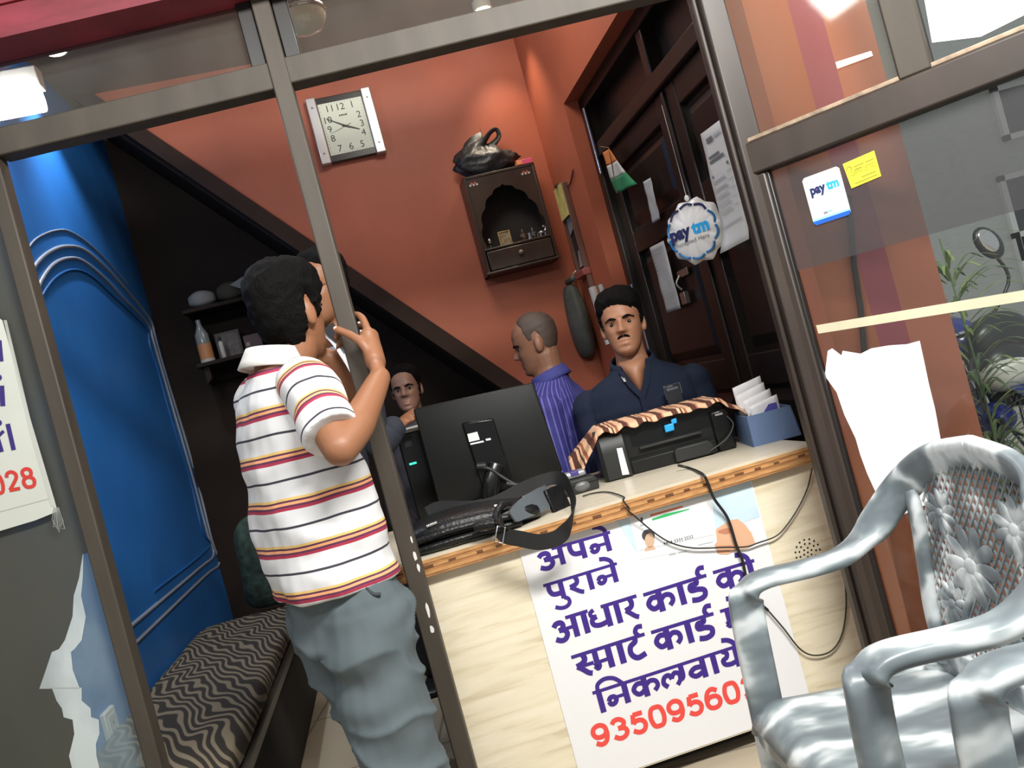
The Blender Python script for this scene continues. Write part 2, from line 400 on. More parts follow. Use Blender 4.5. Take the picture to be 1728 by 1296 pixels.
# front pillar of painted wall between the glass panel and the street
PYF = .09; px0 = FF.at(0, PYF, 0).px(1402, 560)[0]
pe = FF.at(0, PYF, 0).px(1622, 600)[0]
def stripes(nt):
    sx = N(nt, 'SeparateXYZ'); tc = N(nt, 'TexCoord'); nt.links.new(tc.outputs['Object'], sx.inputs[0]); return math_n(nt, 'SUBTRACT', sx.outputs[0], px0)
PF = FF.at(0, PYF, 0); sx1, sx2 = PF.px(1478, 560)[0], PF.px(1530, 560)[0]; sx0 = PF.px(1405, 560)[0]
orange_m = ramp_mat('orange_paint', [(0, (.72, .24, .12)), (sx1 - px0, (.60, .15, .19)), (sx2 - px0, (.80, .28, .17))], stripes, .6)
o = MB().box(px0, pe, 0, .14, 0, 3.2).build('wall_front', orange_m); st(place(o, PF))

# maroon fascia over the glazing
maroon = mat('maroon_paint', (.20, .022, .035), .5, var=.35, vscale=7, stretch=(1, 1, 3))
b = MB().box(-1.7, 1.2, -.07, .05, 2.315, 2.75); b.box(-1.7, 1.2, -.085, -.07, 2.315, 2.335); b.box(-1.7, 1.2, -.078, -.07, 2.40, 2.41)
st(place(b.build('trim_2', maroon), FF))

# ------------------------------------------------------------------ shop front glazing
win = st(thing_f('window_1', None, None, FF))
PX = sum(FF.px(*p)[0] for p in ((546, 400), (600, 600), (640, 750), (713, 1023))) / 4
LX = FF.px(153, 850)[0]                                   # right front edge of the member by the blue wall
RX0, RX1 = FF.px(1252, 269)[0], FF.px(1302, 300)[0]
ZR0 = (FF.px(492, 144)[1] + FF.px(1040, 11)[1] + FF.px(459, 148)[1]) / 3; ZR1 = ZR0 + .07
st(MB().box(PX - .0235, PX + .0235, -.005, .045, 0, 2.315).build('post', frame_mat, win, bevel=.004))
st(MB().box(LX - .04, LX, 0, .05, 0, 2.315).build('post', frame_mat, win, bevel=.004))
b = MB().box(RX0, RX1, -.01, .06, 0, 2.33); b.box(RX0 - .014, RX0, .015, .05, 0, 2.33)
st(b.build('post', frame_dark, win, bevel=.005))
b = MB().box(LX, PX - .02, 0, .06, ZR0, ZR1); b.box(-1.65, LX - .03, 0, .06, ZR0, ZR1)
st(b.build('transom_rail', frame_mat, win, bevel=.004))
st(MB().box(PX + .02, RX0, 0, .06, ZR0 + .004, ZR1 + .004).build('transom_rail', frame_mat, win, bevel=.004))
b = MB()
for x in (PX - .045, PX + .045): b.box(x - .02, x + .02, .01, .045, ZR1, 2.315)
st(b.build('pane_bead', mat('black_bead', (.012, .010, .009), .4), win, bevel=.003))
st(MB().box(PX + .06, RX0 - .02, .03, .034, ZR1, 2.315).build('transom_pane', dirty, win))
st(MB().box(LX - .2, PX - .06, .03, .034, ZR1, 2.315).build('transom_pane', dirty, win))
st(MB().box(-1.62, LX - .03, .03, .034, .0, ZR0).build('side_pane', clear, win))
# worn white spots on the post
b = MB(); pw = mat('worn_white_patch', (.75, .72, .68), .6)
for (px_, py_, rx_, rz_) in ((700, 938, .006, .014), (722, 1030, .005, .026), (729, 1062, .006, .012), (695, 910, .003, .01), (706, 958, .005, .012)):
    x, z = FF.px(px_, py_, -.005); x = min(max(x, PX - .017), PX + .017); n = 9
    b.quad([(x + rx_ * math.cos(2 * PI * k / n) * random.uniform(.6, 1.1), z + rz_ * math.sin(2 * PI * k / n) * random.uniform(.7, 1.1)) for k in range(n)], -.0062)
st(b.build('paint_chips', pw, win))
# peeling dark film on the side pane, torn along its lower edge
tear = [(140, 935), (134, 975), (125, 1005), (123, 1040), (110, 1080), (100, 1095), (88, 1100), (78, 1130), (67, 1162), (88, 1160), (96, 1182), (105, 1195), (108, 1210), (123, 1214), (126, 1238), (122, 1255), (117, 1275), (122, 1296), (130, 1345), (138, 1500)]
T = [FF.px(x, y, .028) for x, y in tear]
film('window_film', (.066, .066, .052), .93, .28, .05); film('film_residue', (.62, .68, .66), .62, .6, .22); film('torn_blue_haze', (.25, .34, .38), .30, .6, .2)
xl = -1.60; xr = LX - .035
st(MB().quad([(xl, .02)] + [(xl, ZR0), (xr, ZR0)] + [(xr, T[0][1])] + T, .0265).build('window_film', MATS['window_film'], win, fix=False))
offs = [FF.px(x + d, y, .027) for (x, y), d in zip(tear, (1, 6, 12, 22, 28, 26, 32, 45, 68, 50, 42, 48, 46, 44, 42, 40, 46, 46, 50, 50))]
b = MB()
for i in range(len(T) - 1): b.quad([T[i], offs[i], offs[i + 1], T[i + 1]], .0262)
st(b.build('film_residue', MATS['film_residue'], win, fix=False))
st(MB().quad([offs[i] for i in range(len(offs))] + [(xr, .02), (xr, T[0][1])], .0268).build('film_haze', MATS['torn_blue_haze'], win, fix=False))

# ------------------------------------------------------------------ angled glass panel
win2 = st(thing_f('window_2', None, None, RP)); RZ0 = RP.px(1262, 300)[1]; RZ1 = RP.px(1262, 266)[1]
RZ1 = RZ0 + .085
st(MB().box(-.004, .9, -.012, .05, RZ0, RZ1).build('middle_rail', frame_dark, win2, bevel=.006))
st(MB().box(-.004, .9, -.006, .03, RZ1, RZ1 + .012).build('ledge', mat('worn_wood_ledge', (.30, .22, .15), .6, var=.5, vscale=30), win2, bevel=.003))
st(MB().box(0.0, .05, -.005, .05, 0, RZ0).build('stile', frame_dark, win2, bevel=.006))
st(MB().box(.045, .058, .0, .03, .02, RZ0).build('pane_bead', mat('black_bead'), win2, bevel=.003))
st(MB().box(.0, .03, .0, .05, RZ1, 2.6).build('upper_stile', frame_dark, win2, bevel=.006))
mx0, mx1 = RP.px(1522, 60)[0], RP.px(1560, 60)[0]
b = MB().box(mx0 - .03, mx1, -.008, .05, RZ1, 2.6)
st(b.build('mullion', frame_mat, win2, bevel=.005))
st(MB().box(.05, .9, .02, .024, .02, RZ0).build('lower_pane', clear, win2))
st(MB().box(.02, mx0 - .02, .02, .024, RZ1, 2.6).build('upper_pane', dirty, win2))
st(MB().box(mx1 - .01, .9, .02, .024, RZ1, 2.6).build('upper_pane', clear, win2))
film('dark_sun_film', (.05, .05, .052), .62, .35, .05)
q = [RP.px(1335, 460, .018), RP.px(1728, 352, .018)]; k = (q[1][1] - q[0][1]) / (q[1][0] - q[0][0])
st(MB().quad([(.055, q[0][1] + k * (.055 - q[0][0])), (.9, q[0][1] + k * (.9 - q[0][0])), (.9, RZ0), (.055, RZ0)], .0185).build('sun_film', MATS['dark_sun_film'], win2, fix=False))

# ------------------------------------------------------------------ outside
street = mat('street_ground', (.62, .58, .50), .8, var=.2, vscale=6)
st(MB().box(1.25, 9, 2.35, 14, -.06, -.005).build('street', street))
fac = mat('grey_shutter', (.55, .56, .54), .6, var=.15, vscale=20, stretch=(.3, 1, 8))
bld = thing('building', 'grey shuttered building with white window frames across the street', 'building', (4.5, 9.0, 0))
MB().box(-4, 6, 0, .3, 0, 6).build('facade', fac, bld)
wf = mat('white_window_frame', (.8, .8, .78), .5); dg_ = mat('dark_window_glass', (.05, .055, .06), .1)
BF = Frame((4.5, 9.0, 0), 0)
for (xa, ya, xb, yb) in ((1668, 150, 1800, 205), (1680, 300, 1800, 420), (1705, 395, 1800, 470)):
    x0, z1 = BF.px(xa, ya); x1, z0 = BF.px(xb, yb); z0, z1 = min(z0, z1) - .0, max(z0, z1); x1 = max(x1, x0 + .7); z0 = min(z0, z1 - .6); z0 = max(z0, z1 - 1.0)
    fb = MB()
    for bx in ((x0, x0 + .06, z0, z1), (x1 - .06, x1, z0, z1), (x0, x1, z1 - .06, z1), (x0, x1, z0, z0 + .06)): fb.box(bx[0], bx[1], -.06, 0, bx[2], bx[3])
    w_ = fb.build('window', wf, bld)
    MB().box(x0 + .05, x1 - .05, -.02, -.01, z0 + .05, z1 - .05).build('pane', dg_, w_)
# ================================================================== counter
lam = None
def grain(nt):
    n = N(nt, 'TexNoise'); n.inputs['Scale'].default_value = 3; n.inputs['Detail'].default_value = 8; n.inputs['Distortion'].default_value = .6
    nt.links.new(coords(nt, (1.5, 1.5, 14)), n.inputs['Vector']); return n.outputs[0]
laminate = ramp_mat('cream_wood_laminate', [(.30, (.62, .53, .36)), (.48, (.76, .68, .50)), (.7, (.82, .75, .58))], grain, .35, 'LINEAR')
top_lam = mat('worktop_laminate', (.60, .54, .42), .35, var=.12, vscale=10, stretch=(1, 4, 1))
ply = {k: mat('plywood_' + k, c, .6, var=.3, vscale=25, stretch=(1, 1, 6)) for k, c in (('light', (.52, .27, .10)), ('mid', (.40, .18, .06)), ('dark', (.14, .055, .02)))}
CZ, CL, CDEP = .80, 1.27, .70
counter = thing_f('counter', 'cream laminate shop counter with a raw plywood front edge', 'counter', CN)
MB().box(0, CL, .003, CDEP, CZ - .008, CZ).build('worktop', top_lam, counter)
b = MB(); z = CZ - .008
for k, h in ((1, .009), (0, .007), (1, .007), (0, .008), (1, .009), (0, .006)):
    b.box(-.004, CL, (0 if k else .0015), CDEP, z - h, z, k); z -= h
b2 = b; ZE = z
x = .02
while x < CL - .04:
    w = random.uniform(.015, .03); b2.box(x, x + w, -.0008, .001, CZ - .030 + random.uniform(-.001, .001), CZ - .024, 2); x += w + random.uniform(.03, .06)
b2.build('plywood_edge', [ply['mid'], ply['light'], ply['dark']], counter)
FY = .028
MB().box(.045, CL, FY, FY + .018, .055, ZE).build('front_panel', laminate, counter)
MB().box(.045, .063, FY + .018, CDEP - .02, .0, ZE).build('side_panel', laminate, counter)
MB().box(CL - .018, CL, FY + .018, CDEP - .02, .0, ZE).build('side_panel', laminate, counter)
MB().box(.063, CL - .018, .12, .135, 0, .06).build('plinth', mat('dark_plinth', (.03, .025, .02), .6), counter)
b = MB(); sx_, sz_ = CN.px(1363, 932, FY)
for r, n in ((0, 1), (.013, 6), (.026, 11), (.038, 15)):
    for k in range(n):
        a = 2 * PI * k / max(n, 1) + r * 20; cx, cz = sx_ + r * math.cos(a), sz_ + r * math.sin(a)
        b.quad([(cx + .0032 * math.cos(t * PI / 3), cz + .0032 * math.sin(t * PI / 3)) for t in range(6)], FY - .0008)
b.build('speaker_holes', mat('hole_black', (.01, .01, .01), .8), counter)

# ------------------------------------------------------------------ poster on the counter
PY = FY - .0022
def smooth2(p, n=5, closed=False): return [(q.x, q.z) for q in smooth_path([V((x, 0, z)) for x, z in p], n, closed)]
GL = {  # advance, headline from-to, strokes (points, width, smooth)
 'a': (1.5, (.80, 1.5), [([(.06, .70), (.22, .84), (.48, .84), (.58, .68), (.46, .53), (.28, .49)], .24), ([(.30, .50), (.58, .46), (.70, .26), (.55, .05), (.30, .01), (.02, .14)], .24), ([(.62, .50), (1.15, .50)], .16), ([(1.2, 1), (1.2, -.02)], .27)]),
 'p': (1.15, (-.02, 1.15), [([(.24, 1), (.22, .66), (.34, .40), (.60, .33), (.85, .36)], .25), ([(.86, 1), (.86, -.02)], .27)]),
 'n': (1.30, (0, 1.3), [([(.12, .34), (.22, .50), (.42, .50), (.50, .34), (.38, .18), (.20, .18), (.12, .34)], .22), ([(.45, .45), (1.0, .45)], .15), ([(1.03, 1), (1.03, -.02)], .27)]),
 'E': (0, None, [([(-.85, 1.52), (-.55, 1.45), (-.30, 1.25), (-.24, 1.0)], .22)]),
 'u': (0, None, [([(-.28, .02), (-.10, -.10), (-.08, -.36), (-.30, -.52), (-.60, -.50), (-.85, -.36)], .20)]),
 'r': (.95, (-.02, .95), [([(.50, 1), (.58, .76), (.48, .56), (.14, .47)], .24), ([(.16, .47), (.36, .30), (.62, .08), (.80, .0)], .22)]),
 'A': (.58, (0, .58), [([(.30, 1), (.30, -.02)], .27)]),
 'd': (1.3, (.75, 1.3), [([(.32, .96), (.10, .86), (.14, .68), (.40, .62)], .19), ([(.40, .62), (.12, .52), (.14, .28), (.48, .18), (.95, .24)], .23), ([(1.02, 1), (1.02, -.02)], .27)]),
 'k': (1.55, (0, 1.55), [([(.70, .70), (.36, .74), (.14, .50), (.30, .24), (.52, .24), (.70, .38)], .22), ([(.74, 1), (.74, -.02)], .27), ([(.76, .52), (1.02, .70), (1.30, .62), (1.36, .36), (1.16, .16)], .21)]),
 'D': (1.15, (0, 1.15), [([(.56, 1), (.56, .78), (.24, .74), (.22, .52), (.58, .48), (.86, .36), (.82, .10), (.50, 0), (.14, .06)], .23)]),
 'R': (0, None, [([(-.30, 1.0), (-.42, 1.22), (-.28, 1.42), (-.02, 1.40)], .20)]),
 'O': (.58, (0, .58), [([(.30, 1), (.30, -.02)], .27), ([(-.30, 1.52), (0, 1.45), (.24, 1.25), (.30, 1.0)], .22)]),
 's': (.85, (-.02, .85), [([(.52, 1), (.58, .76), (.44, .58), (.12, .50)], .24), ([(.14, .50), (.36, .32), (.60, .08), (.78, .0)], .22), ([(.40, .46), (.95, .46)], .15)]),
 'm': (1.2, (-.02, 1.2), [([(.26, 1), (.26, .34)], .24), ([(.12, .28), (.26, .38), (.36, .24), (.24, .12), (.12, .28)], .18), ([(.2, .40), (.85, .42)], .15), ([(.92, 1), (.92, -.02)], .27)]),
 't': (1.05, (0, 1.05), [([(.52, 1), (.50, .80), (.22, .62), (.18, .28), (.44, .03), (.88, .12)], .23)]),
 'I': (.5, (-.06, .5), [([(.24, 1.02), (.24, -.1)], .26), ([(.22, 1.0), (.30, 1.34), (.70, 1.50), (1.15, 1.38), (1.50, 1.0)], .19)]),
 'l': (1.4, (0, 1.4), [([(.30, .10), (.12, .34), (.22, .62), (.46, .66), (.58, .44)], .22), ([(.56, .46), (.74, .68), (.98, .60), (.98, .30), (.78, .06)], .21), ([(.70, .86), (1.1, .60), (1.12, .40)], .01), ([(1.14, 1), (1.14, .42), (1.0, .28)], .25)]),
 'v': (1.15, (0, 1.15), [([(.82, .56), (.42, .60), (.16, .40), (.40, .18), (.82, .30)], .23), ([(.86, 1), (.86, -.02)], .27)]),
 'y': (1.2, (0, 1.2), [([(.22, .98), (.44, .84), (.40, .62), (.18, .50), (.26, .28), (.58, .22), (.9, .30)], .22), ([(.92, 1), (.92, -.02)], .27)]),
 'M': (0, None, [([(.02, 1.58), (.02, 1.59)], .28)]),
}
def hindi(mb, word, p0, p1, hpx, fr, y):
    (xa, za), (xb, zb) = fr.px(*p0, y), fr.px(*p1, y); h = abs(fr.px(p0[0] + hpx * RS, p0[1] + hpx * RC, y)[1] - za)
    adv = sum(GL[c][0] for c in word); L = math.hypot(xb - xa, zb - za); k = L / adv; ux, uz = (xb - xa) / L, (zb - za) / L; cur = 0
    T = lambda x, z: (xa + (cur + x) * k * ux, za + (cur + x) * k * uz + (z - 1) * h)
    for c in word:
        a, head, strokes = GL[c]; dy = 0
        if head: mb.stroke([T(head[0], 1.0), T(head[1], 1.0)], h * .17, y)
        for q, (pts, w) in enumerate(strokes):
            pp = [T(*p) for p in pts]
            if c == 'M':
                c0 = pp[0]; mb.quad([(c0[0] + .13 * h * math.cos(t * PI / 6), c0[1] + .13 * h * math.sin(t * PI / 6)) for t in range(12)], y - .0001); continue
            mb.stroke(smooth2(pp, 5) if len(pp) > 2 else pp, w * 1.14 * min(h, k * 1.05), y - .00005 * (q + 1))
        cur += a
DIG = {
 '0': [([(.5, .5 + .5), (.22, .92), (.1, .5), (.22, .08), (.5, 0), (.78, .08), (.9, .5), (.78, .92)], True)],
 '9': [([(.5, 1), (.2, .9), (.1, .68), (.22, .45), (.5, .38), (.78, .46), (.88, .68), (.78, .9)], True), ([(.88, .66), (.88, .4), (.74, .1), (.45, 0), (.15, .14)], False)],
 '6': [([(.5, .62), (.22, .54), (.1, .32), (.22, .08), (.5, 0), (.78, .08), (.9, .32), (.78, .54)], True), ([(.11, .34), (.12, .62), (.28, .9), (.55, 1), (.84, .86)], False)],
 '3': [([(.12, .82), (.3, .98), (.6, .98), (.82, .8), (.72, .58), (.42, .53)], False), ([(.42, .53), (.76, .48), (.9, .28), (.74, .06), (.42, 0), (.1, .17)], False)],
 '5': [([(.84, .96), (.27, .96)], False), ([(.27, .98), (.18, .50)], False), ([(.18, .52), (.45, .63), (.75, .56), (.88, .32), (.74, .06), (.42, 0), (.1, .16)], False)],
 '2': [([(.14, .74), (.25, .94), (.55, 1), (.82, .86), (.82, .64), (.5, .34), (.14, .06)], False), ([(.10, .04), (.9, .04)], False)],
 '8': [([(.5, 1), (.24, .92), (.18, .76), (.28, .6), (.5, .54), (.72, .6), (.82, .76), (.76, .92)], True), ([(.5, .54), (.2, .46), (.1, .27), (.22, .06), (.5, 0), (.78, .06), (.9, .27), (.8, .46)], True)],
}
def digits(mb, s, p0, p1, hpx, fr, y, w=.21):
    (xa, za), (xb, zb) = fr.px(*p0, y), fr.px(*p1, y); h = abs(fr.px(p0[0] + hpx * RS, p0[1] + hpx * RC, y)[1] - za)
    n = len(s); sx, sz = (xb - xa) / n, (zb - za) / n
    for i, c in enumerate(s):
        T = lambda x, z: (xa + (i + .06 + x * .86) * sx, za + (i + x) * sz + (w / 2 + z * (1 - w)) * h)
        for q, (pts, cl) in enumerate(DIG[c]):
            pp = [T(*p) for p in pts]; mb.stroke(smooth2(pp, 6, cl) if len(pp) > 2 else pp, w * h * .95, y - .00005 * (q + 1), closed=cl)
paper_w = mat('poster_white', (.80, .80, .80), .4)
PF_ = CN.at(0, 0, 0)
tl, tr_ = CN.px(872, 917, PY), CN.px(1266, 800, PY); br = CN.px(1352, 1200, PY)
zt = ZE - .004; zb = .06; xl_, xr_ = CN.px(876, 930, PY)[0], CN.px(1272, 825, PY)[0]
poster = MB().box(xl_, xr_, PY, FY, zb, zt).build('poster', paper_w); place(poster, CN)
tag(poster, 'white poster with violet Hindi lettering and a red phone number', 'poster')
violet = mat('violet_print', (.048, .020, .22), .45); red = mat('red_print', (.80, .075, .06), .45)
b = MB(); ly = PY - .0006
for word, p0, p1, h in (('apnE', (905, 933.5), (1029.6, 898), 30), ('purAnE', (917.4, 988.6), (1041, 950.8), 29.5),
                        ('aAdAr', (930, 1050), (1074, 1005.5), 35.5), ('kADR', (1085.4, 1004.3), (1192, 970.8), 35.5), ('kO', (1203, 966.6), (1272.7, 945.7), 34),
                        ('smAtR', (964.6, 1109.5), (1087.8, 1070), 36), ('kADR', (1098.6, 1067.7), (1204, 1035.4), 36), ('mE', (1215.8, 1031.8), (1262, 1017), 33),
                        ('InklvAyEM', (1001.7, 1169.3), (1248, 1089), 33.5)):
    hindi(b, word, p0, p1, h, CN, ly)
b.build('hindi_lettering', violet, poster, fix=False)
b = MB(); digits(b, '9350956028', (1003, 1265), (1316, 1163), 41, CN, ly); b.build('phone_number', red, poster, fix=False)
# printed picture: pale blue ground, card, hand
P_ = lambda L, y=ly: [CN.px(a, c, y) for a, c in L]
c5b = lambda L: [(900 + x / 4.32, 830 + z / 4.32) for x, z in L]
skyblue = ramp_mat('pale_blue_print', [(0, (.80, .82, .83)), (.35, (.60, .74, .80)), (1, (.45, .62, .74))], lambda nt: (lambda n: (nt.links.new(coords(nt, (2, 2, 4)), n.inputs['Vector']), n.outputs[0])[1])(N(nt, 'TexNoise')), .45, 'LINEAR')
b = MB(); zz_ = CN.px(1080, 940, ly)[1]
b.quad([(CN.px(1040, 880, ly)[0], zt - .001), (xr_ - .004, zt - .001), (xr_ - .004, zz_ + .01), CN.px(1083, 944, ly)], ly)
b.build('printed_sky', skyblue, poster, fix=False)
b = MB(); cy = ly - .0002
b.quad(P_(c5b([(700, 190), (712, 172), (1285, 30), (1300, 40), (1340, 370), (1330, 385), (785, 492), (772, 480)]), cy), cy, 0)
b.quad(P_(c5b([(850, 165), (1085, 100), (1090, 112), (855, 180)]), cy), cy - .0001, 1)
b.quad(P_(c5b([(862, 196), (960, 160), (1135, 122), (1138, 130), (960, 185), (868, 210)]), cy), cy - .0001, 2)
b.quad(P_(c5b([(770, 425), (1320, 310), (1321, 314), (771, 430)]), cy), cy - .0001, 5)
b.quad(P_(c5b([(780, 190), (795, 185), (800, 215), (785, 220)]), cy), cy - .0001, 3)
b.quad(P_(c5b([(775, 240), (808, 230), (812, 246), (780, 254)]), cy), cy - .0001, 5)
ov = lambda cx, cz, r1, r2, n=14: [(cx + r1 * math.cos(2 * PI * k / n), cz + r2 * math.sin(2 * PI * k / n)) for k in range(n)]
b.quad(P_(c5b(ov(838, 318, 48, 46)), cy), cy - .0001, 3); b.quad(P_(c5b(ov(848, 355, 36, 54)), cy), cy - .0002, 4); b.quad(P_(c5b([(815, 405), (880, 392), (892, 420), (812, 436)]), cy), cy - .0002, 4)
x0, z0 = CN.px(*c5b([(950, 388)])[0], cy); x1, z1 = CN.px(*c5b([(1168, 335)])[0], cy); ux = V((x1 - x0, z1 - z0)).normalized()
b.text('4444 3333 2222', x0, z0, .0085, cy - .0001, 3, width=math.hypot(x1 - x0, z1 - z0), ux=(ux.x, ux.y))
for (u0, u1, zz0) in ((990, 1040, 455), (1055, 1120, 440), (1200, 1310, 385)):
    b.quad(P_(c5b([(u0, zz0), (u1, zz0 - (u1 - u0) * .22), (u1, zz0 - (u1 - u0) * .22 + 9), (u0, zz0 + 9)]), cy), cy - .0001, 5)
b.build('printed_card', [mat('card_white', (.84, .85, .85), .4), mat('card_orange', (.75, .20, .08), .45), mat('card_green', (.04, .40, .13), .45), mat('card_black', (.06, .055, .06), .5), mat('card_skin', (.62, .42, .28), .5), mat('card_grey', (.45, .47, .50), .5)], poster, fix=False)
b = MB(); hy = cy - .0004
b.quad(P_(c5b([(1330, 275), (1380, 240), (1440, 205), (1490, 198), (1540, 235), (1590, 300), (1620, 380), (1560, 412), (1470, 430), (1420, 455), (1360, 455), (1325, 410), (1322, 385), (1338, 360)]), hy), hy, 0)
for q in ([(1345, 285), (1400, 265), (1450, 262), (1450, 300), (1400, 310), (1350, 300)], [(1330, 395), (1440, 390), (1460, 402), (1340, 410)], [(1335, 435), (1430, 425), (1435, 436), (1345, 448)]): b.quad(P_(c5b(q), hy), hy - .0002, 1)
b.build('printed_hand', [mat('print_skin', (.72, .42, .26), .45), mat('print_skin_fold', (.52, .22, .13), .45)], poster, fix=False)

# ================================================================== counter-top things
blk = mat('black_plastic', (.008, .0085, .008), .45, spec=.3, bump=.04, bscale=400); blk_g = mat('glossy_black_plastic', (.007, .007, .007), .2, spec=.35)
dgry = mat('dark_grey_plastic', (.022, .023, .022), .45, spec=.35); silver = mat('silver_plastic', (.42, .42, .43), .3, metal=.5)
white_p = mat('white_label', (.75, .76, .76), .5)
# monitor seen from behind
ctr = W(824, 754, 2.86); MF = Frame((ctr.x, ctr.y, CZ), 3 * DEG)
mon = thing_f('monitor', 'black flat computer monitor turned with its back to the front', 'monitor', MF)
q = [MF.px(697, 690, 0), MF.px(900, 645, 0), MF.px(950, 795, 0), MF.px(744, 864, 0)]
b = MB().prism(q, 0, .022); b.build('screen_housing', blk, mon, bevel=.006)
cx = sum(p[0] for p in q) / 4; cz = sum(p[1] for p in q) / 4
inset = lambda k: [(cx + (p[0] - cx) * k, cz + (p[1] - cz) * k) for p in q]
MB().prism(inset(.93), .0225, .024).build('screen', mat('dark_screen', (.01, .012, .015), .08), mon)
b = MB(); r1, r2 = inset(.96), inset(.72)
b.add([(p[0], 0, p[1]) for p in r1] + [(p[0], -.012, p[1]) for p in r2], [(0, 1, 5, 4), (1, 2, 6, 5), (2, 3, 7, 6), (3, 0, 4, 7), (4, 5, 6, 7)])
b.build('back_shell', blk, mon, bevel=.004)
m3 = lambda x, y: MF.px(640 + x / 3.7025, 600 + y / 3.7025, -.02)
qq = [m3(515, 420), m3(712, 390), m3(830, 770), m3(640, 800)]
MB().prism(qq, -.026, -.008).build('mount_cover', blk_g, mon, bevel=.006)
b = MB()
b.quad([m3(550, 490), m3(612, 475), m3(628, 525), m3(562, 540)], -.0265); b.quad([m3(568, 548), m3(650, 530), m3(655, 540), m3(570, 558)], -.0265); b.quad([m3(663, 520), m3(695, 514), m3(698, 526), m3(668, 532)], -.0265)
b.build('label', white_p, mon)
nk = [m3(730, 680), m3(700, 780), m3(690, 860), m3(680, 920)]
zb_ = .012
b = MB().tube([(nk[0][0], -.025, nk[0][1]), (nk[1][0], -.045, nk[1][1]), (nk[2][0], -.05, max(nk[2][1], .03)), (nk[2][0] + .0, -.05, zb_)], [.026, .03, .03, .036], 14, flat=(1, .5), upv=(0, 1, 0)); b.build('stand_neck', blk_g, mon, smooth=50)
MB().lathe([(.0, 0), (.105, 0), (.11, .004), (.10, .012), (.04, .02), (0, .021)], (nk[2][0], -.04, .0005), 32).build('stand_base', blk_g, mon, smooth=50)
b = MB(); k1, k2 = m3(610, 690), m3(850, 800)
b.tube(smooth_path([(k1[0], -.035, k1[1]), (m3(690, 705)[0], -.045, m3(690, 705)[1]), (m3(760, 750)[0], -.05, m3(760, 750)[1]), (k2[0], -.06, k2[1]), (k2[0] + .05, -.05, .02)], 5), .0065); b.tube([(k1[0], -.035, k1[1]), (k1[0] + .03, -.036, k1[1] - .006)], .012); b.tube([(k2[0] - .03, -.056, k2[1] + .012), (k2[0] + .02, -.06, k2[1] - .01)], .010)
b.build('video_cable', dgry, mon, smooth=60)

# computer tower beside it
t0 = W(722, 800, 2.98); TF = Frame((t0.x, t0.y, CZ), 9 * DEG); tx0 = TF.px(668, 735, 0)[0]; tz = TF.px(690, 728, 0)[1]
tower = thing_f('computer_tower', 'black computer tower standing behind the monitor with a pale top edge', 'computer', TF)
tz = max(.33, min(tz, .42)); tx1 = tx0 + .19
MB().box(tx0 + .004, tx1, 0, .40, 0, tz - .012).build('case', blk, tower, bevel=.004)
MB().box(tx0, tx1, -.012, .40, tz - .012, tz).build('top_edge', mat('pale_grey_plastic', (.55, .56, .52), .4), tower, bevel=.003)
b = MB().box(tx0 + .004, tx1, -.014, 0, 0, tz - .012); b.build('front_bezel', blk_g, tower, bevel=.004)
lx, lz = TF.px(683, 786, -.016); MB().box(tx0 + .02, tx0 + .045, -.017, -.014, lz - .003, lz + .003).build('green_light', mat('green_led', (.02, .9, .35), .4, emit=3), tower)
MB().box(tx0 + .02, tx0 + .05, -.017, -.014, lz + .06, lz + .10).build('button', dgry, tower, bevel=.002)

# laptop bag on the counter edge
leather = mat('black_leather', (.008, .008, .009), .34, spec=.35, bump=.25, bscale=120); nylon = mat('black_webbing', (.011, .011, .011), .65, spec=.3, bump=.3, bscale=600); gflap = mat('grey_bag_lining', (.085, .10, .11), .6)
BZ = CZ
g0 = CN.loc(onz(712, 915, CZ)); BG = CN.at(.06, .02, CZ)
bag = thing_f('laptop_bag', 'black leather laptop bag with a shoulder strap lying on the counter edge', 'bag', BG)
zl = BG.px(705, 880, .06)
b = MB(); body = []
for i, (x, hy, hz) in enumerate(((.0, .06, .018), (.02, .10, .036), (.10, .115, .044), (.22, .115, .042), (.32, .11, .034), (.385, .09, .026), (.40, .07, .015))):
    ring = []
    for k in range(20):
        t = 2 * PI * k / 20; c_, s_ = math.cos(t), math.sin(t)
        ring.append(V((x, .115 + hy * math.copysign(abs(c_) ** .6, c_), .002 + hz + hz * math.copysign(abs(s_) ** .7, s_))))
    body.append(ring)
b.loft(body).build('body', leather, bag, smooth=60, sub=1)
b = MB().tube(smooth_path([(.005, .012, .035), (.10, .0, .046), (.2, .0, .045), (.31, .006, .035)], 5), .010, 10); b.tube(smooth_path([(.0, .01, .012), (.10, -.004, .018), (.2, -.004, .018), (.33, .004, .014)], 5), .010, 10)
b.build('piping', leather, bag, smooth=60)
for cl_ in ([(.075, .018, .073), (.105, .018, .076)], [(.27, .03, .071), (.295, .03, .069)]): MB().tube(cl_, .006).build('clasp', mat('chrome', (.7, .7, .7), .15, metal=1), bag, smooth=60)
b = MB(); r3 = lambda x, y, d: BG.loc(W(640 + x / 3.7025, 600 + y / 3.7025, d))
b.ribbon(smooth_path([r3(830, 1010, 2.275), r3(900, 960, 2.32), r3(1000, 905, 2.38), r3(1060, 860, 2.44)], 4), [.03, .04, .045, .05, .055, .06, .065, .065, .065, .065, .06, .055, .055], (0, .5, 1), .006)
b.build('grey_flap', gflap, bag, smooth=40)
b = MB().ribbon([r3(1060, 920, 2.40), r3(1100, 905, 2.42), r3(1165, 880, 2.45)], [.075, .08, .08], (0, .3, 1), .012); b.build('end_pocket', leather, bag, smooth=40, bevel=.003)
MB().tube([r3(590, 1075, 2.235), r3(630, 1062, 2.235), r3(720, 1050, 2.235)], [.011, .014, .014], 12).build('handle_sleeve', leather, bag, smooth=60)
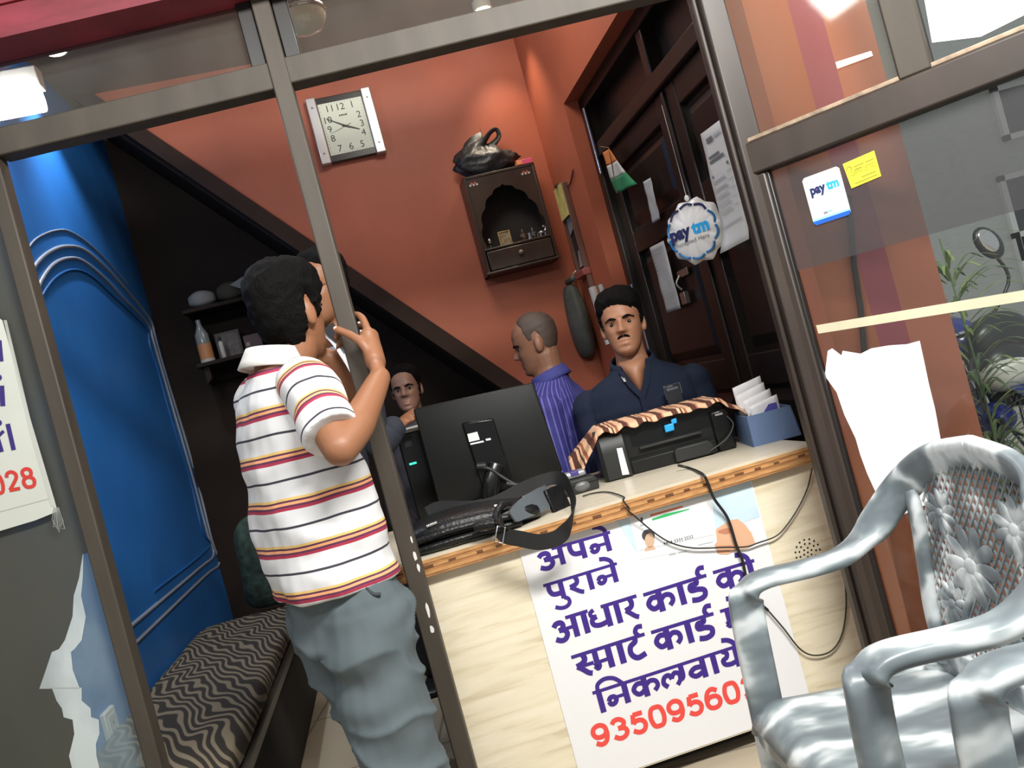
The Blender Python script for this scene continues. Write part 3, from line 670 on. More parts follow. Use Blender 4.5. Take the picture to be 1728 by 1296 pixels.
MB().tube(smooth_path([r3(820, 915, 2.30), r3(760, 935, 2.28), r3(730, 1000, 2.255), r3(740, 1040, 2.24)], 5), .010, 10).build('handle', leather, bag, smooth=60)
strap = [(300, 985, 2.50), (380, 950, 2.50), (560, 950, 2.47), (720, 920, 2.47), (880, 840, 2.50), (1010, 785, 2.53), (1110, 765, 2.52), (1170, 800, 2.45), (1205, 880, 2.33), (1215, 980, 2.265), (1180, 1070, 2.215), (1110, 1140, 2.195), (1000, 1165, 2.190), (880, 1145, 2.190), (790, 1125, 2.195), (760, 1080, 2.20), (770, 1030, 2.23)]
pth = smooth_path([r3(*p) for p in strap], 5)
sd = []
for i in range(len(pth)):
    k = i / 5; sd.append(V((0, .55, .85)) if k < 6 else (V((.25, .55, .8)) if k < 8 else V((.45, .15, .9)) if k < 11 else V((0.1, 0, 1))))
for _ in range(6): sd = [(sd[max(i - 1, 0)] + sd[i] + sd[min(i + 1, len(sd) - 1)]) / 3 for i in range(len(sd))]
MB().ribbon(pth, .042, sd, .003).build('shoulder_strap', nylon, bag, smooth=40)
bk_ = [r3(x, y, 2.186) for x, y in ((738, 1062), (785, 1075), (772, 1172), (722, 1160))]
MB().tube([bk_[0], bk_[1], bk_[2], bk_[3]], .003, 8, closed=True).build('buckle', MATS['chrome'], bag, smooth=60)

# printer
o_ = onz(1021, 813, CZ); PR = Frame((o_.x, o_.y - .04, CZ), -1.5 * DEG)
prn = thing_f('printer', 'black inkjet printer on the counter under a striped cloth', 'printer', PR)
pw_ = PR.px(1248, 760, 0)[0]; ph = .165
b = MB().prism([(0, 0), (pw_, 0), (pw_, ph - .015), (pw_ - .02, ph), (.03, ph), (0, ph - .03)], .03, .33); b.build('body', blk, prn, bevel=.01)
lb = PR.px(1070, 800, 0)[0]
rings = []
for z, yf in ((0.004, .0), (.09, -.004), (.13, .004), (.158, .03), (.165, .06)):
    rings.append([V((0.0, .07, z)), V((0.0, yf + .012, z)), V((.012, yf, z)), V((lb - .006, yf, z)), V((lb, yf + .01, z)), V((lb, .07, z))])
MB().loft(rings).build('front_block', dgry, prn, smooth=35)
b = MB().box(lb, pw_ - .06, .02, .04, 0, .045); b.box(lb, pw_, .03, .05, .045, .060); b.build('paper_tray', blk, prn, bevel=.004)
MB().box(lb + .04, pw_ - .10, .012, .035, .075, .083).build('output_slot', dgry, prn, bevel=.002)
MB().box(lb + .02, pw_ - .04, .029, .033, .088, .14).build('control_recess', blk_g, prn)
MB().box(pw_ - .06, pw_, .012, .04, .0, ph - .03).build('side_block', blk_g, prn, bevel=.008)
s1 = PR.px(1138, 765, .0)[0]; b = MB().prism([(s1, .005), (s1 + .13, .005), (s1 + .13, .035), (s1 + .115, .05), (s1 + .01, .05), (s1, .04)], .0, .03); b.build('output_flap', dgry, prn, bevel=.004)
c4 = lambda x, y, yy=0: PR.px(940 + x / 3.927, 640 + y / 3.927, yy)
b = MB().prism([c4(393, 458), c4(430, 452), c4(478, 628), c4(432, 634)], -.0062, -.0045); b.build('white_label', white_p, prn)
b = MB().prism([c4(712, 308), c4(775, 290), c4(782, 338), c4(722, 356)], .006, .02); b.prism([c4(758, 268), c4(795, 255), c4(800, 292), c4(764, 300)], .010, .02); b.build('blue_lever', mat('bright_blue_plastic', (.02, .32, .72), .35), prn, bevel=.003)
b = MB().tube(smooth_path([V((c4(1130, 245)[0], .008, c4(1130, 245)[1])), V((c4(1165, 300)[0], -.005, c4(1165, 300)[1])), V((c4(1120, 390)[0], -.012, c4(1120, 390)[1])), V((c4(1015, 470)[0], -.01, c4(1015, 470)[1]))], 6), .0025, 6); b.build('ink_hose', dgry, prn, smooth=60)
MB().box(pw_ - .045, pw_ - .02, .008, .014, .118, .124).build('power_mark', silver, prn)

# striped cloth on the printer
def cloth_u(nt):
    a = N(nt, 'Attribute'); a.attribute_name = 'weave'; n = N(nt, 'TexNoise'); n.inputs['Scale'].default_value = 14
    nt.links.new(coords(nt), n.inputs['Vector']); k = math_n(nt, 'MULTIPLY', n.outputs[0], .015); return math_n(nt, 'FRACT', math_n(nt, 'ADD', a.outputs['Fac'], k))
cb, ct = (.085, .025, .014), (.72, .44, .27)
cloth_m = ramp_mat('brown_striped_cloth', [(0, ct), (.18, cb), (.34, ct), (.42, cb), (.47, ct), (.52, (.33, .11, .05)), (.60, ct), (.74, cb), (.88, (.40, .15, .08)), (.93, ct)], cloth_u, .9)
nx, ny = 90, 14; L = [(948, 730, 752), (1000, 716, 762), (1040, 704, 732), (1240, 662, 680)]
vs, fs, wv = [], [], []
xa = PR.px(948, 730, .05)[0]; xb = PR.px(1242, 668, .1)[0]
for i in range(nx + 1):
    u = i / nx; x = xa + (xb - xa) * u
    for j in range(ny + 1):
        v = j / ny; y = -.006 + .31 * v; z = ph + .004 + .0035 * math.sin(u * 60 + v * 3) * (1 - v) + .004 * noise.noise(V((u * 9, v * 3, 1)))
        if x < .02: z = min(z, ph + .004 - (.02 - x) * (1.1 if v < .5 else .75) - (.02 - x) * .5 * max(0, .4 - v)); y += .012 * (1 - v)
        if j == 0: z -= .012 + .003 * math.sin(u * 50)
        if x > pw_ - .012: z -= (x - pw_ + .012) * .9
        vs.append((x + .02 * (v - .5) * .4, y, z)); wv.append(u * 5.2 + v * .12)
for i in range(nx):
    for j in range(ny): a = i * (ny + 1) + j; fs.append((a, a + ny + 1, a + ny + 2, a + 1))
o = MB().add(vs, fs).build('striped_cloth', cloth_m, smooth=180, solid=.003); place(o, PR)
at = o.data.attributes.new('weave', 'FLOAT', 'POINT'); at.data.foreach_set('value', wv)
tag(o, 'brown and peach striped cloth spread over the printer top', 'cloth')

# blue box with papers
o_ = onz(1271, 755, CZ); BX = Frame((o_.x, o_.y, CZ), -3 * DEG); bw = BX.px(1352, 729, 0)[0]; bh = BX.px(1258, 704, 0)[1]; sl_ = BX.px(1258, 704, 0)[0]
blu = mat('dusty_blue_card', (.12, .19, .34), .6, var=.1); box = thing_f('storage_box', 'open dusty blue box at the end of the counter beside the printer', 'box', BX)
b = MB().prism([(0, 0), (bw, 0), (bw - .01, bh), (sl_, bh)], 0, .004); b.build('front', blu, box)
MB().prism([(0, 0), (bw, 0), (bw - .01, bh), (sl_, bh)], .19, .194).build('back', blu, box)
b = MB(); b.add([(0, 0, 0), (.004, 0, 0), (sl_ + .004, 0, bh), (sl_, 0, bh), (0, .194, 0), (.004, .194, 0), (sl_ + .004, .194, bh), (sl_, .194, bh)], [(0, 1, 2, 3), (4, 7, 6, 5), (0, 3, 7, 4), (1, 5, 6, 2), (3, 2, 6, 7), (0, 4, 5, 1)])
b.build('side', blu, box)
MB().add([(bw - .004, 0, 0), (bw, 0, 0), (bw - .010, 0, bh), (bw - .014, 0, bh), (bw - .004, .194, 0), (bw, .194, 0), (bw - .010, .194, bh), (bw - .014, .194, bh)], [(0, 1, 2, 3), (4, 7, 6, 5), (0, 3, 7, 4), (1, 5, 6, 2), (3, 2, 6, 7), (0, 4, 5, 1)]).build('side', blu, box)
MB().box(.002, bw - .002, .002, .192, 0.0005, .005).build('bottom', blu, box)
pap = mat('folded_paper', (.78, .78, .79), .7, var=.05)
for k, (dx, dy, w, h, tilt, cf, lab) in enumerate(((.015, .150, .10, .135, 10, None, 'tall crumpled white paper at the back of the blue box'), (.012, .110, .10, .110, 13, None, 'folded white slip standing in front of the tall crumpled paper'), (.022, .075, .095, .090, 12, None, 'creased white form in the middle of the blue box'), (.030, .045, .095, .07, 11, 'c', 'white envelope with a violet corner at the front of the blue box'))):
    fr = BX.at(dx, dy, .006); t = thing_f('paper_slip', lab, 'paper', fr, group='papers in the blue box'); c_, s_ = math.cos(tilt * DEG), math.sin(tilt * DEG)
    vs, fs = [], []
    for i in range(7):
        for j in range(7):
            u, v = i / 6 * w, j / 6 * h; vs.append((u * c_, .006 * noise.noise(V((u * 30, v * 25, k * 3.1))), .012 + u * s_ + v * c_ + bh * .35))
    for i in range(6):
        for j in range(6): a = i * 7 + j; fs.append((a, a + 7, a + 8, a + 1))
    MB().add(vs, fs).build('sheet', pap, t, smooth=180, solid=.0015)
    if cf: MB().quad([(.02, .035 + bh * .35), (.085, .055 + bh * .35), (.085, .075 + bh * .35), (.06, .075 + bh * .35)], -.006).build('violet_print', mat('violet_print2', (.08, .08, .35), .6), t)

# fingerprint reader with a small silver device on it
o_ = onz(985, 832, CZ); SC = Frame((o_.x - .02, o_.y, CZ), 8 * DEG)
b = MB().prism([(-.03, 0), (.075, 0), (.078, .03), (.065, .046), (-.02, .046), (-.032, .03)], 0, .11)
t = thing_f('fingerprint_scanner', 'small black fingerprint scanner between the bag strap and the printer', 'scanner', SC)
b.build('housing', dgry, t, bevel=.005)
MB().ell((.022, .012, .021), (.032, .02, .020)).build('sensor_nose', mat('mid_grey_plastic', (.12, .12, .12), .35), t, smooth=180)
MB().box(-.033, .079, -.0005, .108, .026, .030).build('seam', blk_g, t)
SV = SC.at(.012, .03, .0465)
t = thing_f('biometric_device', 'small silver device with a violet strip lying on the black scanner', 'device', SV)
MB().box(-.035, .04, 0, .05, 0, .022).build('casing', silver, t, bevel=.009, seg=4)
MB().box(-.012, .016, -.001, .05, .008, .0228).build('violet_strip', mat('violet_plastic', (.07, .05, .22), .35), t, bevel=.002)

# cables over the counter front
def cable(name, label, pts, r, m, n=8):
    p = smooth_path(pts, n); o0 = V(p[0]); b = MB().tube(p, r, 8); o = b.build(name, m, origin=o0, smooth=80); o.location = o0; return tag(o, label, 'cable')
cab = mat('black_cable', (.012, .012, .012), .45); y_ = lambda px_, py_, d=.012: CN.w(*(lambda q: (q[0], FY - d, q[1]))(CN.px(px_, py_, FY - d)))
cc = lambda x, y, d=.014: y_(940 + x / 3.927, 640 + y / 3.927, d)
e_ = lambda x, y, lift=.004: onz(940 + x / 3.927, 640 + y / 3.927, CZ + lift)
cable('power_cable', 'thick black cable hanging from the printer down over the poster', [e_(800, 570, .02), e_(880, 590), CN.w(CN.loc(e_(945, 625)).x, -.008, CZ + .004), cc(1000, 690, .036), cc(1040, 790, .030), cc(1130, 920), cc(1185, 1090), cc(1215, 1165), y_(1254, 950), y_(1262, 985), y_(1275, 1010), y_(1296, 1030)], .0042, cab)
cable('sensor_cable', 'thin black cable looping from the scanner across the poster', [e_(170, 775), e_(240, 755), e_(340, 748), CN.w(CN.loc(e_(372, 756)).x, -.004, CZ + .005), CN.w(CN.loc(e_(392, 770)).x, -.0095, CZ - .004), CN.w(CN.loc(e_(392, 770)).x + .010, -.0095, CZ - .03), cc(470, 868, .038), cc(520, 912, .026), cc(650, 1020), cc(760, 1085), cc(900, 1118), cc(1100, 1115), cc(1250, 1110), cc(1330, 1085), cc(1450, 1040), cc(1520, 970), cc(1600, 850), cc(1660, 720), cc(1690, 590)], .0022, cab)
cable('loose_cable', 'thin olive cable hanging in a loop behind the chair arm', [y_(1296, 1030), y_(1322, 1060), y_(1350, 1095), y_(1375, 1106), y_(1403, 1098), y_(1421, 1070), y_(1428, 1020), y_(1424, 960)], .0024, mat('olive_cable', (.035, .032, .016), .5))
# ================================================================== wall clock
BW = S.at(0, YB, 0)
q = [BW.px(*p) for p in ((517, 175), (625, 152), (650, 258), (543, 283))]
cx, cz = sum(p[0] for p in q) / 4, sum(p[1] for p in q) / 4
cw = (abs(q[1][0] - q[0][0]) + abs(q[2][0] - q[3][0])) / 2; ch = (abs(q[0][1] - q[3][1]) + abs(q[1][1] - q[2][1])) / 2
CK = S.at(cx, YB - .002, cz); hw, hh = cw / 2, ch / 2
clock = thing_f('wall_clock', 'silver sided rectangular wall clock on the terracotta wall', 'clock', CK)
MB().box(-hw + .02, hw - .02, -.035, 0, -hh, hh).build('case', mat('black_clock_case', (.03, .028, .025), .3), clock, bevel=.004)
brushed = mat('brushed_silver', (.55, .53, .52), .35, metal=.6)
for s_ in (-1, 1):
    x0, x1 = (-hw, -hw + .052) if s_ < 0 else (hw - .052, hw)
    MB().box(x0, x1, -.05, 0, -hh - .004, hh + .004).build('side_bar', brushed, clock, bevel=.005)
    for z in (-hh + .05, hh - .05): MB().lathe([(.006, 0), (.005, .003)], ((x0 + x1) / 2, -.05, z), 10, rot=Matrix.Rotation(PI / 2, 3, 'X')).build('screw', mat('screw_grey', (.2, .2, .2), .4, metal=.8), clock)
fw, fh = hw - .056, hh - .035
MB().box(-fw, fw, -.037, -.034, -fh, fh).build('dial', mat('ivory_dial', (.70, .74, .60), .5), clock)
b = MB(); hgt = .036
for k in range(1, 13):
    a = k * PI / 6; sx, sz = math.sin(a), math.cos(a); t = min((fw - .030) / max(abs(sx), .001), (fh - .030) / max(abs(sz), .001), .125)
    b.text(str(k), sx * t * (1.0 if abs(sx) > .9 else .95), sz * t - hgt / 2, hgt, -.0376, bold=.0, center=True)
for k in range(60):
    a = k * PI / 30; sx, sz = math.sin(a), math.cos(a); t = min((fw - .008) / max(abs(sx), .001), (fh - .008) / max(abs(sz), .001)); b.quad([(sx * t + .002 * math.cos(j * PI / 3), sz * t + .002 * math.sin(j * PI / 3)) for j in range(6)], -.0376)
for k in range(4): b.quad([(-.02 + k * .011, .056), (-.012 + k * .011, .056), (-.012 + k * .011, .064 + .002 * (k % 2)), (-.02 + k * .011, .064)], -.0376)
b.build('numerals', mat('clock_ink', (.025, .03, .025), .5), clock, fix=False)
def hand_bar(ang, ln, w, y, tail=.02):
    d = V((math.sin(ang), math.cos(ang))); n = V((d.y, -d.x)) * w / 2; p = [d * -tail - n, d * -tail + n, d * ln + n * .4, d * ln - n * .4]
    return MB().prism([(a.x, a.y) for a in p], y, y + .0012)
hand_bar(math.radians(115), .072, .011, -.041).build('hour_hand', MATS['clock_ink'], clock)
hand_bar(math.radians(302), .105, .007, -.0425).build('minute_hand', MATS['clock_ink'], clock)
hand_bar(math.radians(253), .09, .002, -.044, .03).build('second_hand', MATS['clock_ink'], clock)

# ================================================================== shrine cabinet
dep = .16; SB = S.at(0, YB - dep, 0)
tl, tr, br, bl = SB.px(783, 303), SB.px(900, 270), SB.px(943, 432), SB.px(824, 468)
x0 = (tl[0] + bl[0]) / 2; x1 = (tr[0] + br[0]) / 2; z0 = (bl[1] + br[1]) / 2; z1 = (tl[1] + tr[1]) / 2
SH = S.at(x0, YB - dep, z0); w_, h_ = x1 - x0, z1 - z0
shw = mat('shrine_dark_wood', (.045, .027, .018), .35, var=.3, vscale=10, stretch=(1, 1, .3)); inner = mat('shrine_inner_dark', (.014, .011, .009), .6)
shrine = thing_f('shrine_cabinet', 'dark wooden wall shrine with a scalloped arch and a small drawer', 'shrine', SH)
b = MB().box(0, .015, 0, dep - .002, 0, h_); b.box(w_ - .015, w_, 0, dep - .002, 0, h_); b.box(0, w_, 0, dep - .002, h_ - .015, h_); b.box(0, w_, 0, dep - .002, 0, .012)
b.build('carcass', shw, shrine, bevel=.003)
MB().box(.01, w_ - .01, dep - .012, dep - .003, .01, h_ - .01).build('back_panel', inner, shrine)
zs = .135
MB().box(.012, w_ - .012, .0, dep - .012, zs - .012, zs).build('shelf', shw, shrine, bevel=.003)
# scalloped front: two halves so that the polygon stays simple
mid = w_ / 2; aw = w_ / 2 - .03
def half(sg):
    top = h_ - .015; pts = [(mid, top), (mid, h_ - .075)]
    lobes = [((0, h_ - .085), (.38, h_ - .115)), ((.38, h_ - .115), (.72, h_ - .18)), ((.72, h_ - .18), (.95, h_ - .27)), ((.95, h_ - .27), (1.0, zs + .02))]
    for (ua, za), (ub, zb2) in lobes:
        for k in range(1, 8):
            t = k / 7; px_, pz_ = ua + (ub - ua) * t, za + (zb2 - za) * t; bul = math.sin(PI * t) * .016; pts.append((mid + sg * (px_ * aw + bul * .8), pz_ + bul * .5))
    pts += [(mid + sg * aw, zs), (mid + sg * (w_ / 2 - .014), zs), (mid + sg * (w_ / 2 - .014), top)]
    return pts
b = MB().prism(half(1), .004, .014); b.prism(half(-1), .004, .014); b.build('arch_front', shw, shrine)
dr = MB().box(.02, w_ - .02, -.006, .10, .016, zs - .018).build('drawer', shw, shrine, bevel=.004)
MB().ell((w_ / 2, -.016, .075), (.013, .011, .013)).build('knob', mat('wooden_knob', (.22, .18, .13), .35), dr, smooth=180)
MB().box(-.008, w_ + .008, -.010, .0, 0.0, .012).build('base_moulding', shw, shrine, bevel=.003)
for sx_ in (.03, w_ - .075):
    b = MB()
    for k in range(5): b.lathe([(.006, 0), (.006, .0008)], (sx_ + k * .009, .0035, h_ - .045 + (.006 if k % 2 else -.003)), 8, rot=Matrix.Rotation(PI / 2, 3, 'X'), mi=k % 2)
    b.build('floral_sticker', [mat('sticker_white', (.6, .55, .5), .5), mat('sticker_red', (.5, .12, .08), .5)], shrine)
# things in the shrine
brass = mat('gilt_frame', (.55, .40, .18), .35, metal=.6, var=.2, vscale=60); slv = mat('shrine_silver', (.45, .44, .43), .25, metal=.9)
sx = lambda px_: SH.px(740 + px_ / 4.05, 390, .05)[0]
def shrine_item(name, label, cat, px_, y=.05): return thing_f(name, label, cat, SH.at(sx(px_), y, zs), group=None)
t = shrine_item('oil_lamp', 'small silver topped oil lamp standing alone near the shrine corner', 'lamp', 330)
MB().lathe([(.014, 0), (.015, .006), (.006, .014), (.005, .024), (.013, .030), (.012, .036), (.007, .044), (.003, .048)], (0, 0, 0), 16).build('stem', mat('dark_bronze', (.10, .085, .06), .35, metal=.8), t, smooth=50)
MB().lathe([(.010, .036), (.011, .044), (.008, .054), (.004, .060)], (0, 0, 0), 16).build('cap', slv, t, smooth=50)
t = shrine_item('incense_cup', 'tiny dark incense cup in the far corner of the shrine shelf', 'cup', 305, .035); MB().lathe([(.007, 0), (.009, .004), (.009, .014), (.007, .013)], (0, 0, 0), 12).build('bowl', MATS['dark_bronze'], t, smooth=50)
t = shrine_item('picture_frame', 'little gilt framed picture standing on the shrine shelf', 'picture', 445, .06)
b = MB()
for q in ((-.034, .034, 0, .008), (-.034, .034, .074, .082), (-.034, -.026, 0, .082), (.026, .034, 0, .082)): b.box(q[0], q[1], -.005, .005, q[2], q[3])
b.build('frame', brass, t, bevel=.002); MB().box(-.027, .027, -.001, .003, .007, .075).build('picture', mat('faded_gold_print', (.34, .26, .15), .4, var=.6, vscale=50), t)
def figure(t, m, sc, seated=True):
    b = MB().lathe([(.016 * sc, 0), (.017 * sc, .006 * sc), (.012 * sc, .009 * sc)], (0, 0, 0), 14)
    b.ell((0, 0, .022 * sc), (.015 * sc, .011 * sc, .016 * sc)); b.ell((0, 0, .036 * sc), (.010 * sc, .008 * sc, .012 * sc)); b.ell((0, 0, .052 * sc), .0075 * sc); b.lathe([(.007 * sc, .055 * sc), (.004 * sc, .066 * sc), (.001 * sc, .070 * sc)], (0, 0, 0), 10)
    b.tube([(-.012 * sc, -.002, .04 * sc), (-.016 * sc, -.008 * sc, .028 * sc), (-.006 * sc, -.013 * sc, .022 * sc)], .0035 * sc, 8); b.tube([(.012 * sc, -.002, .04 * sc), (.016 * sc, -.008 * sc, .03 * sc), (.010 * sc, -.013 * sc, .036 * sc)], .0035 * sc, 8)
    return b.build('figure', m, t, smooth=60)
t = shrine_item('figurine', 'brown seated figurine between the gilt picture and the silver cup', 'figurine', 572); figure(t, mat('brown_clay', (.12, .075, .04), .5), 1.0)
t = shrine_item('silver_cup', 'shiny silver cup on the shrine shelf beside the brown figurine', 'cup', 615)
MB().lathe([(.013, 0), (.014, .004), (.012, .012), (.013, .024), (.015, .038), (.013, .037), (.010, .012)], (0, 0, 0), 18).build('cup_body', slv, t, smooth=50)
t = shrine_item('figurine', 'dim grey figurine standing behind the silver cup', 'figurine', 650, .075); figure(t, mat('grey_stone', (.12, .12, .12), .5), 1.0)
t = shrine_item('animal_figurine', 'silver animal figurine at the drawer end of the shrine shelf', 'figurine', 708)
b = MB().ell((0, 0, .026), (.022, .012, .013)); b.tube([(.016, 0, .03), (.024, 0, .042), (.022, 0, .054)], [.008, .007, .006], 10); b.ell((.016, 0, .056), (.012, .007, .007)); b.tube([(-.02, 0, .03), (-.028, 0, .022), (-.028, 0, .010)], .0025, 8)
for xx in (-.013, .013):
    for yy in (-.006, .006): b.tube([(xx, yy, .022), (xx, yy, 0)], [.0055, .0045], 8)
b.build('body', slv, t, smooth=60)
# on top of the shrine
plastic_bag = mat('black_polythene', (.02, .021, .022), .42, bump=.5, bscale=45)
BGF = SH.at(.0, .07, h_)
bb = MB(); vs = []; NU, NV = 40, 26; bwid = w_ * .86
for j in range(NV + 1):
    v = j / NV
    for i in range(NU):
        a = 2 * PI * i / NU; rr = (math.sin(PI * min(v * 1.0 + .12, 1)) ** .6); zz2 = .185 * v * (1 - .25 * math.cos(a))
        k = 1 + .22 * noise.noise(V((math.cos(a) * 2.2, math.sin(a) * 2.2, v * 5))) + .10 * noise.noise(V((math.cos(a) * 7, math.sin(a) * 7, v * 12)))
        vs.append(V((bwid * .46 + (bwid * .5) * rr * k * math.cos(a) + .02 * v, .068 * rr * k * math.sin(a), .003 + zz2 * (1 + .25 * noise.noise(V((math.cos(a) * 3, math.sin(a) * 3, 9)))))))
fs = [(j * NU + i, j * NU + (i + 1) % NU, (j + 1) * NU + (i + 1) % NU, (j + 1) * NU + i) for j in range(NV) for i in range(NU)] + [tuple(range(NU - 1, -1, -1)), tuple(NV * NU + k for k in range(NU))]
t = thing_f('plastic_bag', 'knotted black plastic bag sitting on top of the wall shrine', 'bag', BGF)
bb.add(vs, fs).build('bag_body', plastic_bag, t, smooth=180)
b = MB().tube(smooth_path([(.14, 0, .13), (.17, -.01, .175), (.215, -.02, .215), (.25, -.02, .225), (.26, -.015, .195), (.24, -.01, .17), (.19, -.005, .14)], 5), lerp_list([.022, .016, .011, .010, .011, .014, .022], 5), 10, flat=(1.3, .7)); b.build('handle_loop', plastic_bag, t, smooth=60)
t = thing_f('matchbox', 'small pink and orange box on the corner of the shrine top', 'box', SH.at(w_ - .09, .0, h_))
MB().box(0, .085, 0, .045, 0, .026).build('carton', mat('pink_carton', (.75, .10, .20), .5), t, bevel=.002); MB().box(-.0005, .028, -.0008, .0455, .004, .0225).build('orange_end', mat('orange_carton', (.85, .35, .10), .5), t)

# ================================================================== conduit, labels and hanging things on the right part of the back wall
WR = SRN
cw4 = lambda x, y, fr=WR: fr.px(930 + x / 5.635, 290 + y / 5.635)
pipe_m = mat('conduit_brown', (.13, .06, .04), .5); pipe_g = mat('conduit_grey', (.30, .29, .27), .45)
xA, zA = cw4(115, 130); xB, zB = cw4(330, 930); CON = SRN.at((xA + xB) / 2, 0, min(zA, zB))
t = thing_f('wall_conduit', 'tall narrow wall conduit with a yellow label running down the shrine corner', 'conduit', CON)
L = zA - CON.o.z; xm = 0
b = MB().box(-.085, -.068, -.03, -.001, 0, L); b.box(.068, .085, -.03, -.001, -.25, L); b.build('rails', pipe_m, t, bevel=.003)
MB().box(-.068, .068, -.012, -.001, 0, L).build('back_strip', mat('conduit_dark', (.045, .025, .02), .6), t)
MB().box(-.075, .075, -.036, -.030, L - .17, L).build('yellow_label', mat('yellow_paper', (.62, .52, .17), .6, var=.2, vscale=20), t)
MB().prism([(-.05, L - .26), (.04, L - .235), (.04, L - .17), (-.05, L - .17)], -.02, -.016).build('grey_label', pipe_g, t)
MB().prism([(-.03, .02), (.06, .02), (.06, .11), (.01, .10)], -.02, -.016).build('grey_label', pipe_g, t)
MB().box(-.09, .09, -.045, -.001, -.035, 0).build('red_cap', mat('dull_red_plastic', (.28, .07, .06), .5), t, bevel=.004)
b = MB().lathe([(.03, 0), (.03, .012), (.015, .016)], (0, -.016, L), 14); b.tube(smooth_path([(.03, -.01, L), (.12, -.004, L - .03), (.25, -.004, L + .01)], 5), .003, 6); b.build('top_box', MATS['conduit_dark'], t, smooth=50)
xg, zg = cw4(280, 1040)
gb = mat('grey_green_cloth', (.075, .08, .07), .8, var=.3, bump=.4, bscale=30)
BGR = SRN.at(xg, -.002, zg); t = thing_f('hanging_bag', 'dull grey cloth bag hanging below the wall conduit', 'bag', BGR)
b = MB(); rings = []
for z, rx_, ry_ in ((.0, .045, .03), (-.05, .075, .045), (-.13, .09, .055), (-.25, .095, .06), (-.36, .085, .055), (-.42, .05, .03)):
    rings.append([V((rx_ * math.cos(a * PI / 12) * (1 + .35 * noise.noise(V((math.cos(a * PI / 12) * 2, math.sin(a * PI / 12) * 2, z * 11)))), -.065 + ry_ * math.sin(a * PI / 12), z)) for a in range(24)])
b.loft(rings).build('cloth_body', gb, t, smooth=180, sub=1)
MB().tube(smooth_path([(-.13, -.05, -.02), (-.08, -.06, .01), (0, -.06, .015), (.07, -.05, .02)], 5), [.016] * 16, 10).build('rolled_top', gb, t, smooth=180)
MB().tube([(0, -.006, .06), (0, -.03, .05), (0, -.03, .0)], .004, 8).build('hook', hm, t, smooth=60)
for k, (px_, py_, ln, r, lab) in enumerate(((400, 1090, .30, .022, 'fat white paper roll leaning beside the grey hanging bag'), (470, 1070, .20, .013, 'thin white paper roll tucked next to the fat roll'))):
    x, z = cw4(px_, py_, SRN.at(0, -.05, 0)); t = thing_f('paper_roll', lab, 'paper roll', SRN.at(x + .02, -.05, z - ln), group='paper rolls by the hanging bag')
    b = MB().lathe([(r, 0), (r, ln), (r * .75, ln), (r * .7, ln - .01)], (0, 0, 0), 16, rot=Matrix.Rotation(-.12, 3, 'Y')); b.build('roll', mat('dim_white_paper', (.45, .44, .42), .6), t, smooth=40)

# ================================================================== things on the dark door
def on_door(name, label, cat, pts, m, y=.034, th=.002, curl=0, group=None):
    P = [SD.px(*p, y) for p in pts]; c0 = min(p[0] for p in P), min(p[1] for p in P); o = SD.at(c0[0], y, c0[1])
    t = thing_f(name, label, cat, o, group=group); Q = [(p[0] - c0[0], p[1] - c0[1]) for p in P]; nu, nv = 6, 16; vs, fs = [], []
    for i in range(nu + 1):
        for j in range(nv + 1):
            u, v = i / nu, j / nv
            top = V(Q[0]).lerp(V(Q[1]), u); bot = V(Q[3]).lerp(V(Q[2]), u); p = top.lerp(bot, v); vs.append(V((p.x, th + .004 * noise.noise(V((u * 2, v * 4, c0[0] * 9))) + curl * max(0, v - .82) ** 1.3 * (1.5 - u), p.y)))
    for i in range(nu):
        for j in range(nv): a = i * (nv + 1) + j; fs.append((a, a + nv + 1, a + nv + 2, a + 1))
    MB().add(vs, fs).build('sheet', m, t, smooth=180, solid=.0012); return t, Q
dpaper = mat('door_paper', (.62, .63, .62), .6, var=.04)
ink = mat('grey_ink', (.16, .16, .17), .6); ink_l = mat('pale_grey_ink', (.42, .43, .44), .6)
t, Q = on_door('notice_sheet', 'large white printed notice with curled foot on the dark door', 'notice', [(1184, 226), (1222, 197), (1268, 402), (1228, 425)], dpaper, .04, curl=.16)
def ruled(t, Q, rows, y, rng=(.12, .88)):
    b = MB()
    for (v0, v1, u0, u1, mi) in rows:
        f_ = lambda u, v: tuple(V(Q[0]).lerp(V(Q[1]), u).lerp(V(Q[3]).lerp(V(Q[2]), u), v)); b.quad([f_(u0, v0), f_(u1, v0), f_(u1, v1), f_(u0, v1)], y, mi)
    b.build('printed_lines', [ink, ink_l, mat('door_blue_print', (.05, .35, .62), .5)], t, fix=False)
rows = [(.07, .11, .2, .45, 0), (.075, .095, .5, .8, 1), (.215, .235, .15, .6, 0), (.25, .275, .15, .75, 0), (.33, .355, .78, .86, 0), (.37, .39, .12, .18, 0)]
for k in range(5): rows += [(.42 + k * .065, .428 + k * .065, .12, .6, 1), (.435 + k * .065, .443 + k * .065, .12, .65, 1), (.40 + k * .07, .407 + k * .07, .72, .92, 1)]
ruled(t, Q, rows + [(.80, .806, .1, .9, 1), (.815, .82, .1, .9, 1)], .0075)
t, Q = on_door('paper_strip', 'short blank paper strip on the dark door below the little flag', 'paper', [(1086, 307), (1098, 300), (1115, 369), (1102, 377)], mat('grey_paper', (.40, .41, .42), .6), .036, group=None)
t, Q = on_door('paper_strip', 'long printed paper strip on the dark door beside the padlock', 'paper', [(1097, 418), (1120, 406), (1150, 520), (1126, 528)], mat('grey_paper2', (.42, .43, .42), .6), .036)
ruled(t, Q, [(.06 + k * .055, .07 + k * .055, .12, .85 - .1 * (k % 3), 1) for k in range(16)], .0075)
